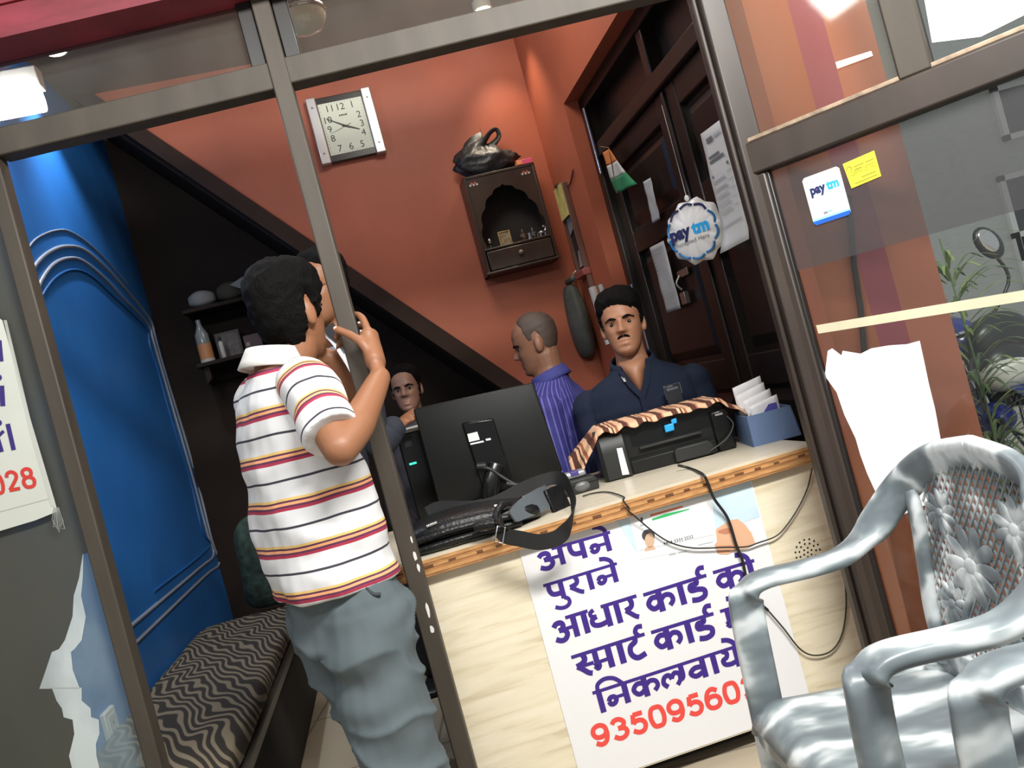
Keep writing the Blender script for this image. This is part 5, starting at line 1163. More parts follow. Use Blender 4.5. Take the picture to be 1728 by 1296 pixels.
    for cx_, cz_, R_, ph_ in ((-.10, .725, .062, .3), (.035, .635, .085, .0), (.12, .725, .05, .9), (.11, .55, .05, .4), (-.08, .53, .06, 1.0)):
        for k in range(10):
            a = ph_ + 2 * PI * k / 10; c = V((cx_ + R_ * .55 * math.cos(a), yb(cz_ + R_ * .55 * math.sin(a)) + .003, cz_ + R_ * .55 * math.sin(a)))
            b.ell(c, (R_ * .46, .0045, R_ * .20), 10, 6, rot=Matrix.Rotation(-a, 3, 'Y'))
        b.ell((cx_, yb(cz_) + .004, cz_), (R_ * .24, .006, R_ * .24), 12, 6)
    for q in ([(-.17, .62), (-.10, .60), (-.03, .56), (.02, .49)], [(-.16, .56), (-.11, .53), (-.06, .47)], [(.03, .60), (.07, .54), (.08, .46)]):
        b.tube(smooth_path([V((x, yb(z) + .003, z)) for x, z in q], 5), .008, 8, flat=(1, .5))
    b.build('flower_relief', marb, t, smooth=60)
    b = MB().prism([(-.17, .40), (.17, .40), (.185, .46), (-.185, .46)], -.142, -.130); b.build('lower_back_rail', marb, t, bevel=.004)
    return t
far, near = W(1262, 985, 1.74), W(1465, 1125, 1.235)
ct = (V((far.x, far.y, 0)) + V((near.x, near.y, 0))) / 2; ax_c = (V((far.x, far.y, 0)) - V((near.x, near.y, 0))).normalized()
yaw = math.atan2(ax_c.y, ax_c.x)      # local x runs from the near arm to the far arm
fwd = V((-math.sin(yaw), math.cos(yaw), 0)); base = ct - fwd * .19
chair('plastic_armchair', 'marbled grey plastic armchair facing the counter with its whole flowered back in view', base, yaw)
far2 = W(1655, 1150, 1.10); base2 = V((far2.x, far2.y, 0)) - fwd * .19 - ax_c * .26
chair('plastic_armchair', 'marbled grey plastic armchair nearest the camera, only one arm showing', base2, yaw)

# ================================================================== outside: planted pot and motorcycle
leaf_l = mat('bright_leaf', (.30, .42, .12), .5, var=.3); leaf_d = mat('dull_leaf', (.16, .24, .10), .5, var=.3)
pp = W(1628, 560, 3.15); pp.z = 0
t = thing('potted_plant', 'feathery green potted plant just outside beyond the orange pillar', 'plant', (pp.x, pp.y, 0))
MB().lathe([(.12, 0), (.16, .26), (.17, .28), (.15, .28), (.14, .24)], (0, 0, 0), 24).build('pot', mat('terracotta_pot', (.35, .15, .08), .7), t, smooth=50)
b = MB()
for k in range(150):
    a = random.uniform(0, 2 * PI); z0 = random.uniform(.25, 1.22); ln = random.uniform(.10, .22); p0 = V((.03 * math.cos(a), .03 * math.sin(a), z0)); d = V((math.cos(a), math.sin(a), .55)); p1 = p0 + d * ln * .6; p2 = p1 + V((math.cos(a), math.sin(a), -.35)) * ln * .5
    b.ribbon(smooth_path([p0, p1, p2], 4), [.004, .008, .011, .013, .013, .012, .009, .006, .002], V((-math.sin(a), math.cos(a), 0)), .001, mi=k % 3 == 0)
b.build('leaves', [leaf_d, leaf_l], t, fix=False); MB().tube([(0, 0, .2), (.01, 0, .8), (0, 0, 1.3)], [.006, .005, .003], 8).build('stem', leaf_d, t, smooth=60)
mc = W(1712, 640, 3.75); mc.z = 0
MO = Frame((mc.x, mc.y, 0), 100 * DEG)
moto = thing('motorcycle', 'parked dark motorcycle with a blue tank seen through the glass', 'motorcycle', MO.o, 0)
ch_ = MATS['chrome']; bk2 = mat('bike_black', (.03, .03, .032), .3); bl2 = mat('bike_blue', (.02, .035, .25), .2)
m_ = lambda px_, py_, d=3.7: W(px_, py_, d) - MO.o
hl = m_(1690, 615, 3.62)
MB().ell(hl, (.13, .10, .12), 24, 14).build('headlamp_shell', bk2, moto, smooth=180)
MB().ell(hl + V((-.01, -.035, -.03)), (.115, .085, .085), 24, 14).build('headlamp_lens', mat('lamp_glass', (.62, .62, .55), .08, spec=.9), moto, smooth=180)
MB().ell(hl + V((.02, .0, .12)), (.15, .07, .11), 20, 12).build('cowl', bk2, moto, smooth=180)
mr = m_(1668, 410, 3.7); st0 = hl + V((-.02, .1, .12)); b = MB().ell(mr, (.055, .025, .085), 20, 12, rot=Matrix.Rotation(-.5, 3, 'Y')); mirror = b.build('mirror', bk2, moto, smooth=180)
MB().tube(smooth_path([mr + V((.02, 0, -.07)), mr + V((.05, .02, -.2)), st0], 5), .008, 8).build('mirror_stalk', bk2, moto, smooth=60)
MB().ell(mr + V((-.01, -.02, .01)), (.038, .01, .06), 16, 10, rot=Matrix.Rotation(-.5, 3, 'Y')).build('mirror_glass', ch_, mirror, smooth=180)
hb = [hl + V((-.30, .16, .14)), hl + V((-.1, .12, .16)), hl + V((.15, .12, .16)), hl + V((.36, .18, .14))]; MB().tube(smooth_path(hb, 5), .014, 10).build('handlebar', ch_, moto, smooth=60)
for s_ in (0, 3): MB().tube([hb[s_], hb[s_] + (hb[s_] - hb[1 if s_ == 0 else 2]).normalized() * .12], .02, 12).build('grip', bk2, moto, smooth=60)
wc = V((hl.x + .02, hl.y - .02, .30))
b = MB(); ring = [wc + V((.07 * 0, .27 * math.cos(a * PI / 24), .27 * math.sin(a * PI / 24))) for a in range(48)]; b.tube(ring, .045, 12, closed=True); b.build('front_tyre', mat('tyre_rubber', (.02, .02, .02), .8), moto, smooth=60)
b = MB(); [b.tube([wc, ring[k * 6]], .008, 6) for k in range(8)]; b.tube([wc + V((-.06, 0, 0)), wc + V((.06, 0, 0))], .03, 14); b.build('wheel_hub', ch_, moto, smooth=60)
for s_ in (-.085, .085): MB().tube([wc + V((s_, 0, 0)), hl + V((s_, .10, .05))], .022, 12).build('fork_leg', ch_, moto, smooth=60)
b = MB(); arcp = [wc + V((0, .33 * math.cos(a), .33 * math.sin(a))) for a in [k * PI / 14 for k in range(1, 12)]]; b.ribbon(arcp, .13, (1, 0, 0), .006); b.build('mudguard', bl2, moto, smooth=60)
tk = m_(1672, 705, 3.68); MB().ell(tk, (.085, .14, .075), 24, 14).build('blue_indicator_cowl', bl2, moto, smooth=180)
MB().ell(V((hl.x + .05, hl.y + .55, .82)), (.15, .28, .14), 24, 14).build('fuel_tank', bl2, moto, smooth=180)
MB().ell(V((hl.x + .05, hl.y + 1.05, .80)), (.13, .38, .07), 24, 14).build('saddle', bk2, moto, smooth=180)
MB().box(hl.x - .06, hl.x + .16, hl.y + .35, hl.y + .85, .35, .62).build('engine', mat('engine_grey', (.10, .10, .10), .4, metal=.6), moto, bevel=.04)
b = MB(); wr = wc + V((0.02, 1.25, 0)); ring2 = [wr + V((0, .27 * math.cos(a * PI / 24), .27 * math.sin(a * PI / 24))) for a in range(48)]; b.tube(ring2, .05, 12, closed=True); b.build('rear_tyre', MATS['tyre_rubber'], moto, smooth=60)
b = MB().tube([wr, V((hl.x + .05, hl.y + .6, .45)), V((hl.x + .03, hl.y + .15, .9))], .025, 10); b.build('frame_tube', bk2, moto, smooth=60)
for pts in ([(1648, 655), (1660, 690), (1690, 715), (1728, 735)], [(1692, 705), (1688, 740), (1678, 775)], [(1660, 790), (1690, 765), (1700, 750)], [(1650, 640), (1655, 670), (1640, 690)]):
    MB().tube(smooth_path([m_(x, y, 3.55) for x, y in pts], 5), .008, 8).build('control_cable', bk2, moto, smooth=60)
# ================================================================== people
def sstep(a, b, x):
    t = min(max((x - a) / (b - a), 0), 1); return t * t * (3 - 2 * t)
HEAD = [(-.120, .012, .066, .040), (-.112, .030, .080, .012), (-.100, .042, .087, -.010), (-.085, .051, .088, -.030), (-.06, .060, .0865, -.055), (-.03, .066, .087, -.078), (0, .070, .086, -.092),
        (.03, .073, .089, -.098), (.055, .0735, .086, -.098), (.08, .068, .074, -.088), (.10, .054, .052, -.068), (.112, .036, .030, -.044), (.119, .012, .006, -.018)]
def hsec(z):
    for i in range(len(HEAD) - 1):
        a, b = HEAD[i], HEAD[i + 1]
        if z <= b[0] or i == len(HEAD) - 2:
            t = min(max((z - a[0]) / (b[0] - a[0]), 0), 1); return [a[k] + (b[k] - a[k]) * t for k in (1, 2, 3)]
def hpt(z, a):
    """a = 0 at the front, grows towards the person's right"""
    w, f, bk_ = hsec(z); c, hy = (f + bk_) / 2, (f - bk_) / 2; s, q = math.sin(a), math.cos(a)
    return V((w * math.copysign(abs(s) ** .92, s), c + hy * math.copysign(abs(q) ** .92, q), z))
def g2(x, z, cx, cz, sx, sz): return math.exp(-((x - cx) / sx) ** 2 - ((z - cz) / sz) ** 2)
def feat(p):
    x, z = abs(p.x), p.z; d = 0
    if p.y < .02: return 0
    if -.045 < z < .016:
        h = .004 + .022 * sstep(.014, -.026, z) if z > -.028 else .026 * (1 - sstep(-.028, -.042, z)); wd = .0075 + .0075 * sstep(.0, -.03, z); d += h * math.exp(-(x / wd) ** 2)
    d += .006 * g2(x, z, .0125, -.030, .006, .007)
    d -= .0125 * g2(x, z, .031, .0, .0165, .0105)
    d += .0045 * g2(x, z, .028, .022, .022, .008)
    d += .0060 * math.exp(-(x / .021) ** 2) * math.exp(-((z + .0615) / .0055) ** 2) + .0065 * math.exp(-(x / .018) ** 2) * math.exp(-((z + .0745) / .006) ** 2) - .003 * math.exp(-(x / .023) ** 2) * math.exp(-((z + .068) / .0024) ** 2)
    d += .006 * g2(x, z, 0, -.102, .018, .011) + .0045 * g2(x, z, .042, -.026, .017, .017) - .004 * g2(x, z, 0, -.087, .02, .005)
    return d * sstep(.02, .05, p.y)
def head_mesh(mb, M, sc=1.0):
    na, nz = 112, 84; vs = []
    for j in range(nz + 1):
        t = j / nz; z = -.120 + .239 * (.5 - .5 * math.cos(PI * (t * .96 + .02)))
        for i in range(na):
            ang = 2 * PI * i / na; p = hpt(z, ang); p.y += feat(p); vs.append(M @ (p * sc))
    fs = [(j * na + i, j * na + (i + 1) % na, (j + 1) * na + (i + 1) % na, (j + 1) * na + i) for j in range(nz) for i in range(na)] + [tuple(range(na - 1, -1, -1)), tuple(nz * na + k for k in range(na))]
    mb.add(vs, fs)
    for s_ in (-1, 1):
        R = M.to_3x3() @ Matrix.Rotation(s_ * -.35, 3, 'Z') @ Matrix.Rotation(.18, 3, 'X')
        c = M @ (V((s_ * .073, -.014, -.012)) * sc); mb.ell(c, (.010 * sc, .019 * sc, .033 * sc), 14, 10, rot=R)
        mb.ell(M @ (V((s_ * .070, -.004, -.032)) * sc), (.010 * sc, .010 * sc, .012 * sc), 10, 8)
        # lids
        pts = [M @ (V((s_ * x, y, z)) * sc) for x, y, z in ((.017, .071, .0015), (.024, .0735, .0068), (.033, .072, .0078), (.041, .067, .0045), (.047, .060, -.001))]; mb.tube(smooth_path(pts, 3), .0032 * sc, 8)
        pts = [M @ (V((s_ * x, y, z)) * sc) for x, y, z in ((.018, .0705, -.0035), (.026, .071, -.0085), (.034, .069, -.0090), (.042, .064, -.006))]; mb.tube(smooth_path(pts, 3), .0026 * sc, 8)
def rot_head(c, yaw, tilt=0, nod=0):
    """yaw: heading of the face (0 = away from the camera, +Y)"""
    return Matrix.Translation(V(c)) @ Matrix.Rotation(yaw, 4, 'Z') @ Matrix.Rotation(tilt, 4, 'Y') @ Matrix.Rotation(nod, 4, 'X')
def remesh(mb, name, mats, voxel, smooth_n, parent, origin, fold=None, factor=.5):
    me = bpy.data.meshes.new(name); o0 = V(origin); me.from_pydata([p - o0 for p in mb.v], [], mb.f)
    bm = bmesh.new(); bm.from_mesh(me); bmesh.ops.recalc_face_normals(bm, faces=bm.faces); bm.to_mesh(me); bm.free()
    o = bpy.data.objects.new(name, me); COL.objects.link(o)
    md = o.modifiers.new('r', 'REMESH'); md.mode = 'VOXEL'; md.voxel_size = voxel
    if smooth_n: ms = o.modifiers.new('s', 'SMOOTH'); ms.factor = factor; ms.iterations = smooth_n
    dg = bpy.context.evaluated_depsgraph_get(); m2 = bpy.data.meshes.new_from_object(o.evaluated_get(dg)); o.modifiers.clear(); o.data = m2; bpy.data.meshes.remove(me)
    m2.materials.clear(); [m2.materials.append(m) for m in (mats if isinstance(mats, (list, tuple)) else [mats])]
    if fold:
        nr = [v.normal.copy() for v in m2.vertices]
        for v, n in zip(m2.vertices, nr): v.co += n * fold(v.co + o0)
    m2.polygons.foreach_set('use_smooth', [True] * len(m2.polygons)); m2.update()
    o.name = name; o.parent = parent; return o
def attr(o, name, fn, origin):
    a = o.data.attributes.new(name, 'FLOAT', 'POINT'); o0 = V(origin); a.data.foreach_set('value', [fn(v.co + o0) for v in o.data.vertices])
def skin(name, col, lip=(.5, .22, .18), stub=None):
    def drv(nt):
        a = N(nt, 'Attribute'); a.attribute_name = 'tone'; return a.outputs['Fac']
    stub = stub or tuple(c * .62 for c in col); mid_ = tuple(c * .9 for c in col)
    m = ramp_mat(name, [(0, stub), (.35, mid_), (.5, col), (.75, col), (1, tuple(col[i] * .45 + lip[i] * .5 for i in range(3)))], drv, .48, 'LINEAR', .4); return m
def tone(M, sc=1, stubble=.3):
    Mi = M.inverted()
    def fn(p):
        q = (Mi @ p) / sc; t = .55
        if abs(q.x) < .11 and -.16 < q.z < .14 and q.y > -.02:
            x = abs(q.x); lips = math.exp(-(x / .020) ** 4) * math.exp(-((q.z + .068) / .0105) ** 4) * (q.y > .06)
            st = stubble * sstep(-.035, -.06, q.z) * sstep(-.02, .02, q.y)
            if q.z < -.125: st = 0
            eyes = .25 * g2(x, q.z, .031, 0, .02, .014) * (q.y > .03)
            t += .42 * lips - st * (1 - lips) - eyes
        return t
    return fn
def hair_cap(name, M, parent, origin, m, sc=1.0, thick=.014, front=.072, temple=.03, side=-.02, nape=-.07, fluff=.006, parting=0):
    na, nz = 96, 48; vs, keep = [], []
    for j in range(nz + 1):
        z = -.085 + (.119 + .085) * (j / nz) ** .85
        for i in range(na):
            a = 2 * PI * i / na; da = min(a, 2 * PI - a)
            if da < .75: hl = front - .018 * (da / .75) ** 2 + parting * math.sin(a) * .02
            elif da < 1.15: hl = (front - .018) + (temple - front + .018) * sstep(.75, 1.15, da)
            elif da < 1.5: hl = temple + (side - temple) * sstep(1.15, 1.35, da)
            elif da < 1.95: hl = side + (.028 - side) * sstep(1.5, 1.6, da) if da < 1.7 else .028 + (nape * .6 - .028) * sstep(1.7, 1.95, da)
            else: hl = nape * .6 + (nape - nape * .6) * sstep(1.95, 2.4, da)
            hl += .004 * noise.noise(V((a * 14, 3, 1))) + .002 * noise.noise(V((a * 45, 7, 1))); p = hpt(min(z, .1185), a); c = V((0, -.008, -.0)); d = (p - c); d.normalize()
            e = sstep(0, .020, z - hl); top = sstep(.02, .11, z)
            th = (thick * (.55 + .75 * top) + fluff * noise.noise(V((p.x * 45, p.y * 45, p.z * 60))) + fluff * .5 * noise.noise(V((p.x * 130, p.y * 130, p.z * 50)))) * e - .004 * (1 - e)
            vs.append(M @ ((p + d * th) * sc)); keep.append(z > hl - .006)
    fs = []
    for j in range(nz):
        for i in range(na):
            q = (j * na + i, j * na + (i + 1) % na, (j + 1) * na + (i + 1) % na, (j + 1) * na + i)
            if all(keep[k] for k in q): fs.append(q)
    fs.append(tuple(nz * na + k for k in range(na)))
    return MB().add(vs, fs).build(name, m, parent, smooth=180, origin=origin, fix=False)
hairm = mat('black_hair', (.0035, .003, .003), .7, bump=.6, bscale=300, stretch=(1, 1, .25), spec=.10)
eye_w = mat('eye_white', (.30, .26, .235), .3); iris = mat('dark_iris', (.015, .009, .006), .15)
def eyes(M, parent, origin, sc=1, look=(0, 1, 0)):
    for s_ in (-1, 1):
        c = V((s_ * .032, .0605, -.0005)) * sc; b = MB().ell(M @ c, .0125 * sc, 16, 12); d = V(look).normalized(); b.ell(M @ (c + d * .0078 * sc), .0074 * sc, 12, 10, mi=1)
        b.build('eye', [eye_w, iris], parent, smooth=180, origin=origin)
        b = MB().tube(smooth_path([M @ (V((s_ * x, y, z)) * sc) for x, y, z in ((.011, .0865, .0150), (.024, .0868, .0190), (.037, .081, .0200), (.052, .066, .0125))], 4), [(.0026 + .0030 * math.sin(PI * min(k / 9, 1))) * sc for k in range(13)], 8, flat=(1.1, .8)); b.build('eyebrow', hairm, parent, smooth=180, origin=origin)
def moustache(M, parent, origin, sc=1):
    for s_ in (-1, 1):
        b = MB().tube(smooth_path([M @ (V((s_ * x, y, z)) * sc) for x, y, z in ((.001, .0945, -.0490), (.012, .0925, -.0515), (.022, .0860, -.0575), (.029, .079, -.067))], 4), [.0052 * sc] * 4 + [.0055 * sc] * 4 + [.0042 * sc] * 4 + [.002 * sc], 8, flat=(1, .75)); b.build('moustache', hairm, parent, smooth=180, origin=origin)
def collar(parent, origin, c, rx_, ry_, yaw, m, h=.04, gap=.5, lift=0, flare=.014, tilt=-.25, name='collar', tip=.0):
    """folded shirt collar round the neck; gap = half opening angle at the front"""
    n = 44; vs = []; R = Matrix.Rotation(yaw, 3, 'Z') @ Matrix.Rotation(tilt, 3, 'X')
    for j in range(4):
        v = j / 3
        for i in range(n + 1):
            a = gap + (2 * PI - 2 * gap) * i / n; e = min(i, n - i) / n; low = h * (1 + tip * sstep(.16, 0, e))
            k = 1 + (flare * v) / rx_
            vs.append(V(c) + R @ V((rx_ * k * math.sin(a), ry_ * k * math.cos(a), lift + h * .5 - low * v)))
    fs = [(j * (n + 1) + i, j * (n + 1) + i + 1, (j + 1) * (n + 1) + i + 1, (j + 1) * (n + 1) + i) for j in range(3) for i in range(n)]
    return MB().add(vs, fs).build(name, m, parent, smooth=180, origin=origin, solid=.005)
def torso_rings(secs, yaw, n=28):
    """secs: (centre, half width, half depth, exponent)"""
    R = Matrix.Rotation(yaw, 3, 'Z'); out = []
    for c, a, d in secs:
        out.append([V(c) + R @ V((a * math.copysign(abs(math.cos(2 * PI * k / n)) ** .8, math.cos(2 * PI * k / n)), d * math.copysign(abs(math.sin(2 * PI * k / n)) ** .85, math.sin(2 * PI * k / n)), 0)) for k in range(n)])
    return out
def limb(mb, pts, rs, n=5, seg=18):
    p = smooth_path(pts, n); r = lerp_list(rs, n); mb.tube(p, r, seg); mb.ell(pts[0], rs[0], 16, 10); mb.ell(pts[-1], rs[-1], 16, 10)
def fingers(mb, chains, r0=.0085):
    for ch in chains:
        k = len(ch) - 1; r = [r0 * (1.08 - .3 * i / k) for i in range(k + 1)]; p = smooth_path(ch, 4); mb.tube(p, lerp_list(r, 4), 10); mb.ell(ch[-1], r[-1], 10, 8)
        for i in range(1, k): mb.ell(ch[i], r[i] * 1.05, 10, 8)
def hand(mb, wrist, d, nrm, thumb, curl=.5, sc=1.0):
    """d: direction of the fingers, nrm: back of the hand, thumb: side the thumb is on"""
    d = V(d).normalized(); nrm = V(nrm); nrm = (nrm - d * nrm.dot(d)).normalized(); t = d.cross(nrm); t = t if t.dot(V(thumb)) > 0 else -t; w = V(wrist)
    mb.tube(smooth_path([w - d * .01, w + d * .03, w + d * .07 * sc, w + d * .09 * sc], 4), [.026 * sc] * 5 + [.036 * sc] * 4 + [.037 * sc] * 4, 16, flat=(1, .42), upv=nrm)
    ch = []
    for q, L in zip((.029, .010, -.010, -.028), (.072, .080, .074, .058)):
        b = w + d * (.088 - abs(q) * .2) * sc + t * q * sc; pts = [b]; ang = 0
        for seg, kk in ((.45, .6), (.30, 1.0), (.25, .8)):
            ang += curl * kk * 1.1; pts.append(pts[-1] + (d * math.cos(ang) - nrm * math.sin(ang)) * L * seg * sc)
        ch.append(pts)
    b = w + d * .025 * sc + t * .028 * sc; td = (d * .62 + t * .62 - nrm * .35).normalized(); ch.append([b, b + td * .035 * sc, b + (td + d * .4).normalized() * .062 * sc, b + (td + d * .9 - nrm * .2).normalized() * .085 * sc])
    fingers(mb, ch, .0087 * sc)
def stripes_attr(nt):
    a = N(nt, 'Attribute'); a.attribute_name = 'weave'; return math_n(nt, 'FRACT', a.outputs['Fac'])
fold_n = lambda p, s, a, st=(1, 1, 1): a * noise.noise(V((p.x * s * st[0], p.y * s * st[1], p.z * s * st[2])))
shoe_m = mat('black_shoe_leather', (.012, .012, .012), .3)
def shoe(parent, origin, p, yaw):
    R = Matrix.Rotation(yaw, 3, 'Z'); rings = []
    for y, w, h in ((-.09, .02, .05), (-.08, .034, .075), (-.03, .037, .085), (.03, .040, .06), (.09, .047, .045), (.14, .042, .036), (.17, .022, .022)):
        rings.append([V(p) + R @ V((w * math.copysign(abs(math.cos(2 * PI * k / 18)) ** .8, math.cos(2 * PI * k / 18)), y, max(.004, h / 2 + h / 2 * math.copysign(abs(math.sin(2 * PI * k / 18)) ** .7, math.sin(2 * PI * k / 18))))) for k in range(18)])
    return MB().loft(rings).build('shoe', shoe_m, parent, smooth=60, origin=origin, sub=1)

# ------------------------------------------------------------------ man in the striped polo shirt, seen from behind
o1 = V((-.55, 2.02, 0)); man1 = thing('person', 'person in a white striped polo shirt gripping the brown post, seen from behind', 'person', o1)
head_c = W(489, 531, 2.09); M1 = rot_head(head_c, math.radians(-26), 0.03, -.04)
sk1 = skin('brown_skin', (.27, .118, .060))
shR, shL = V((-.462, 1.945, 1.315)), V((-.665, 2.195, 1.325)); elR, wrR = W(574, 757, 1.80), W(641, 637, 2.03)
elL, wrL, hdL = W(594, 690, 2.27), W(556, 605, 2.17), W(505, 580, 2.10)
nb = V((-.555, 2.07, 1.385)); y1 = math.radians(-53)
b = MB(); head_mesh(b, M1, 1.0)
limb(b, [head_c + V((0, 0, -.06)), head_c + V((-.010, -.005, -.10)), nb + V((0, 0, -.015))], [.055, .052, .060])
limb(b, [shR, (shR + elR) / 2, elR], [.050, .046, .039]); limb(b, [elR, elR + (wrR - elR) * .3 + V((.010, 0, 0)), wrR], [.039, .041, .0265])
limb(b, [shL, elL], [.048, .042]); limb(b, [elL, elL + (wrL - elL) * .4, wrL], [.040, .038, .027])
b.loft(torso_rings([((-.545, 2.05, .80), .10, .075), ((-.555, 2.06, 1.1), .13, .095), ((-.56, 2.07, 1.28), .15, .10), ((-.56, 2.07, 1.36), .08, .07)], y1))
limb(b, [(-.495, 1.99, .80), (-.488, 1.965, .5), (-.478, 1.95, .28), (-.47, 1.95, .09)], [.065, .05, .045, .04]); limb(b, [(-.585, 2.09, .80), (-.545, 2.10, .5), (-.505, 2.12, .28), (-.485, 2.14, .09)], [.065, .05, .045, .04])
pm = W(622, 592, 2.075)
b.tube(smooth_path([wrR, W(634, 612, 2.055), W(626, 582, 2.09), W(621, 560, 2.105)], 4), [.026] * 4 + [.034] * 4 + [.033] * 4 + [.024], 16, flat=(.75, 1), upv=(0, 1, 0))
for e in ((620, 560), (628, 577), (632, 594), (633, 608)): b.tube([wrR, W(e[0], e[1], 2.10)], [.020, .012], 12)
fingers(b, [[W(621, 560, 2.095), W(612, 538, 2.125), W(600, 531, 2.165), W(588, 540, 2.185)], [W(629, 577, 2.105), W(622, 557, 2.15), W(606, 551, 2.18), W(574, 562, 2.178), W(566, 570, 2.165)],
            [W(632, 594, 2.105), W(626, 575, 2.155), W(608, 570, 2.185), W(580, 577, 2.18), W(571, 584, 2.165)], [W(633, 608, 2.10), W(627, 592, 2.15), W(610, 588, 2.18), W(588, 595, 2.178)]], .0105)
fingers(b, [
            [W(628, 606, 2.05), W(612, 580, 2.055), W(590, 565, 2.075), W(567, 555, 2.088)]], .0125)
hand(b, wrL, hdL - wrL, V((.3, -.9, .3)), (0, 0, 1), .35, .98)
body1 = remesh(b, 'body', sk1, .0042, 5, man1, o1, None); attr(body1, 'tone', tone(M1, 1, .12), o1)
hair_cap('hair', M1, man1, o1, hairm, 1.0, thick=.023, front=.066, temple=.02, side=-.03, nape=-.098, fluff=.005)
eyes(M1, man1, o1)
# thumb nail
tn = W(567, 555, 2.088); MB().ell(tn + V((0, -.0068, .0015)), (.0055, .0022, .0048), 12, 8).build('thumb_nail', mat('nail', (.62, .42, .32), .3), man1, smooth=180, origin=o1)
# shirt
b = MB(); zsh = 1.36
secs = [((-.545, 2.045, .825), .176, .145), ((-.548, 2.045, .88), .174, .146), ((-.552, 2.045, 1.0), .168, .145), ((-.556, 2.055, 1.12), .165, .132), ((-.562, 2.065, 1.23), .172, .118), ((-.562, 2.07, 1.30), .165, .105), ((-.56, 2.07, 1.345), .125, .085), ((-.557, 2.07, 1.385), .072, .068)]
b.loft(torso_rings(secs, y1)); 
dR = (elR - shR).normalized(); dL = (elL - shL).normalized()
sE = shR + dR * .185
bs = MB(); bs.tube(smooth_path([shR + V((-.045, .06, .01)), shR + V((-.012, .015, .004)), shR + dR * .04, shR + dR * .10, sE], 5), lerp_list([.050, .066, .070, .066, .067], 5), 28)
b.tube(smooth_path([shL + V((.03, -.04, .0)), shL + dL * .05, shL + dL * .17], 5), lerp_list([.066, .066, .062], 5), 24)
b.ell(shR + V((-.03, .04, -.01)), .062); b.ell(shL + V((.02, -.03, -.005)), .068)
def folds1(p):
    z = p.z; w = .35 + .65 * sstep(1.25, .95, z)
    return .0055 * w * math.sin(38 * (p.x * .5 - p.y * .3) + 26 * z + 4 * noise.noise(p * 6)) + fold_n(p, 11, .006, (1, 1, 1.6)) + fold_n(p, 28, .002)
polo = None
cW, cY, cO, cP, cR_, cK = (.66, .66, .665), (.74, .50, .16), (.80, .36, .17), (.10, .025, .07), (.36, .025, .06), (.035, .03, .045)
polo = ramp_mat('striped_polo_fabric', [(0, cW), (.06, cY), (.115, cP), (.16, cO), (.215, cP), (.265, cR_), (.325, cW), (.655, cK), (.705, cW)], stripes_attr, .85)
sh1 = remesh(b, 'shirt', polo, .006, 6, man1, o1, folds1)
PER = .107
def weave1(p):
    z = p.z + .012 * math.sin((p.x + .55) * 7) + .003 * noise.noise(p * 12) + (p.x + .55) * -.05
    return (1.372 - z) / PER + .26
attr(sh1, 'weave', weave1, o1)
sl1 = remesh(bs, 'sleeve', polo, .005, 4, sh1, V((0, 0, 0)) + o1, lambda p: fold_n(p, 14, .005) + fold_n(p, 30, .002)); attr(sl1, 'weave', lambda p: .20 + (p - shR).dot(dR) / PER * .95 + .04 * noise.noise(p * 8), o1)
white_col = mat('white_collar', (.62, .61, .57), .8, bump=.1, bscale=300)
col1 = collar(sh1, V((0, 0, 0)), nb + V((0, 0, .018)) - o1, .068, .068, math.radians(-62), white_col, h=.05, gap=.55, tilt=-.22, flare=.02, tip=.5)
# trousers
b = MB()
b.loft(torso_rings([((-.545, 2.045, .70), .150, .122), ((-.545, 2.045, .80), .148, .122), ((-.548, 2.045, .90), .142, .118)], y1))
limb(b, [(-.487, 1.985, .76), (-.488, 1.965, .5), (-.478, 1.95, .28), (-.47, 1.95, .05)], [.112, .100, .092, .09]); limb(b, [(-.60, 2.10, .76), (-.545, 2.10, .5), (-.505, 2.12, .28), (-.485, 2.14, .05)], [.108, .096, .086, .084])
def folds2(p):
    rg = max(0, 1 - abs(noise.noise(V((p.x * 5 + p.z * 2.5, p.y * 5, p.z * 8)))) * 2.2) ** 3; return .013 * rg * sstep(.92, .8, p.z) + fold_n(p, 9, .007, (1, 1, 1.7)) + .006 * math.sin(30 * p.z + 16 * p.x + 5 * noise.noise(p * 5)) * sstep(.25, .7, p.z) * sstep(.92, .75, p.z) + fold_n(p, 24, .002)
remesh(b, 'trousers', mat('grey_trouser_cloth', (.105, .130, .140), .85, spec=.2, bump=.08, bscale=500), .006, 6, man1, o1, folds2)
pk = [W(x, y, 1.905) for x, y in ((603, 960), (612, 985), (628, 1002), (642, 1003))]
MB().tube(smooth_path(pk, 5), .005, 8).build('pocket_edge', mat('dark_trouser_seam', (.03, .04, .045), .8), man1, smooth=60, origin=o1)
shoe(man1, o1, (-.45, 1.97, 0), math.radians(-60)); shoe(man1, o1, (-.47, 2.16, 0), math.radians(-50))

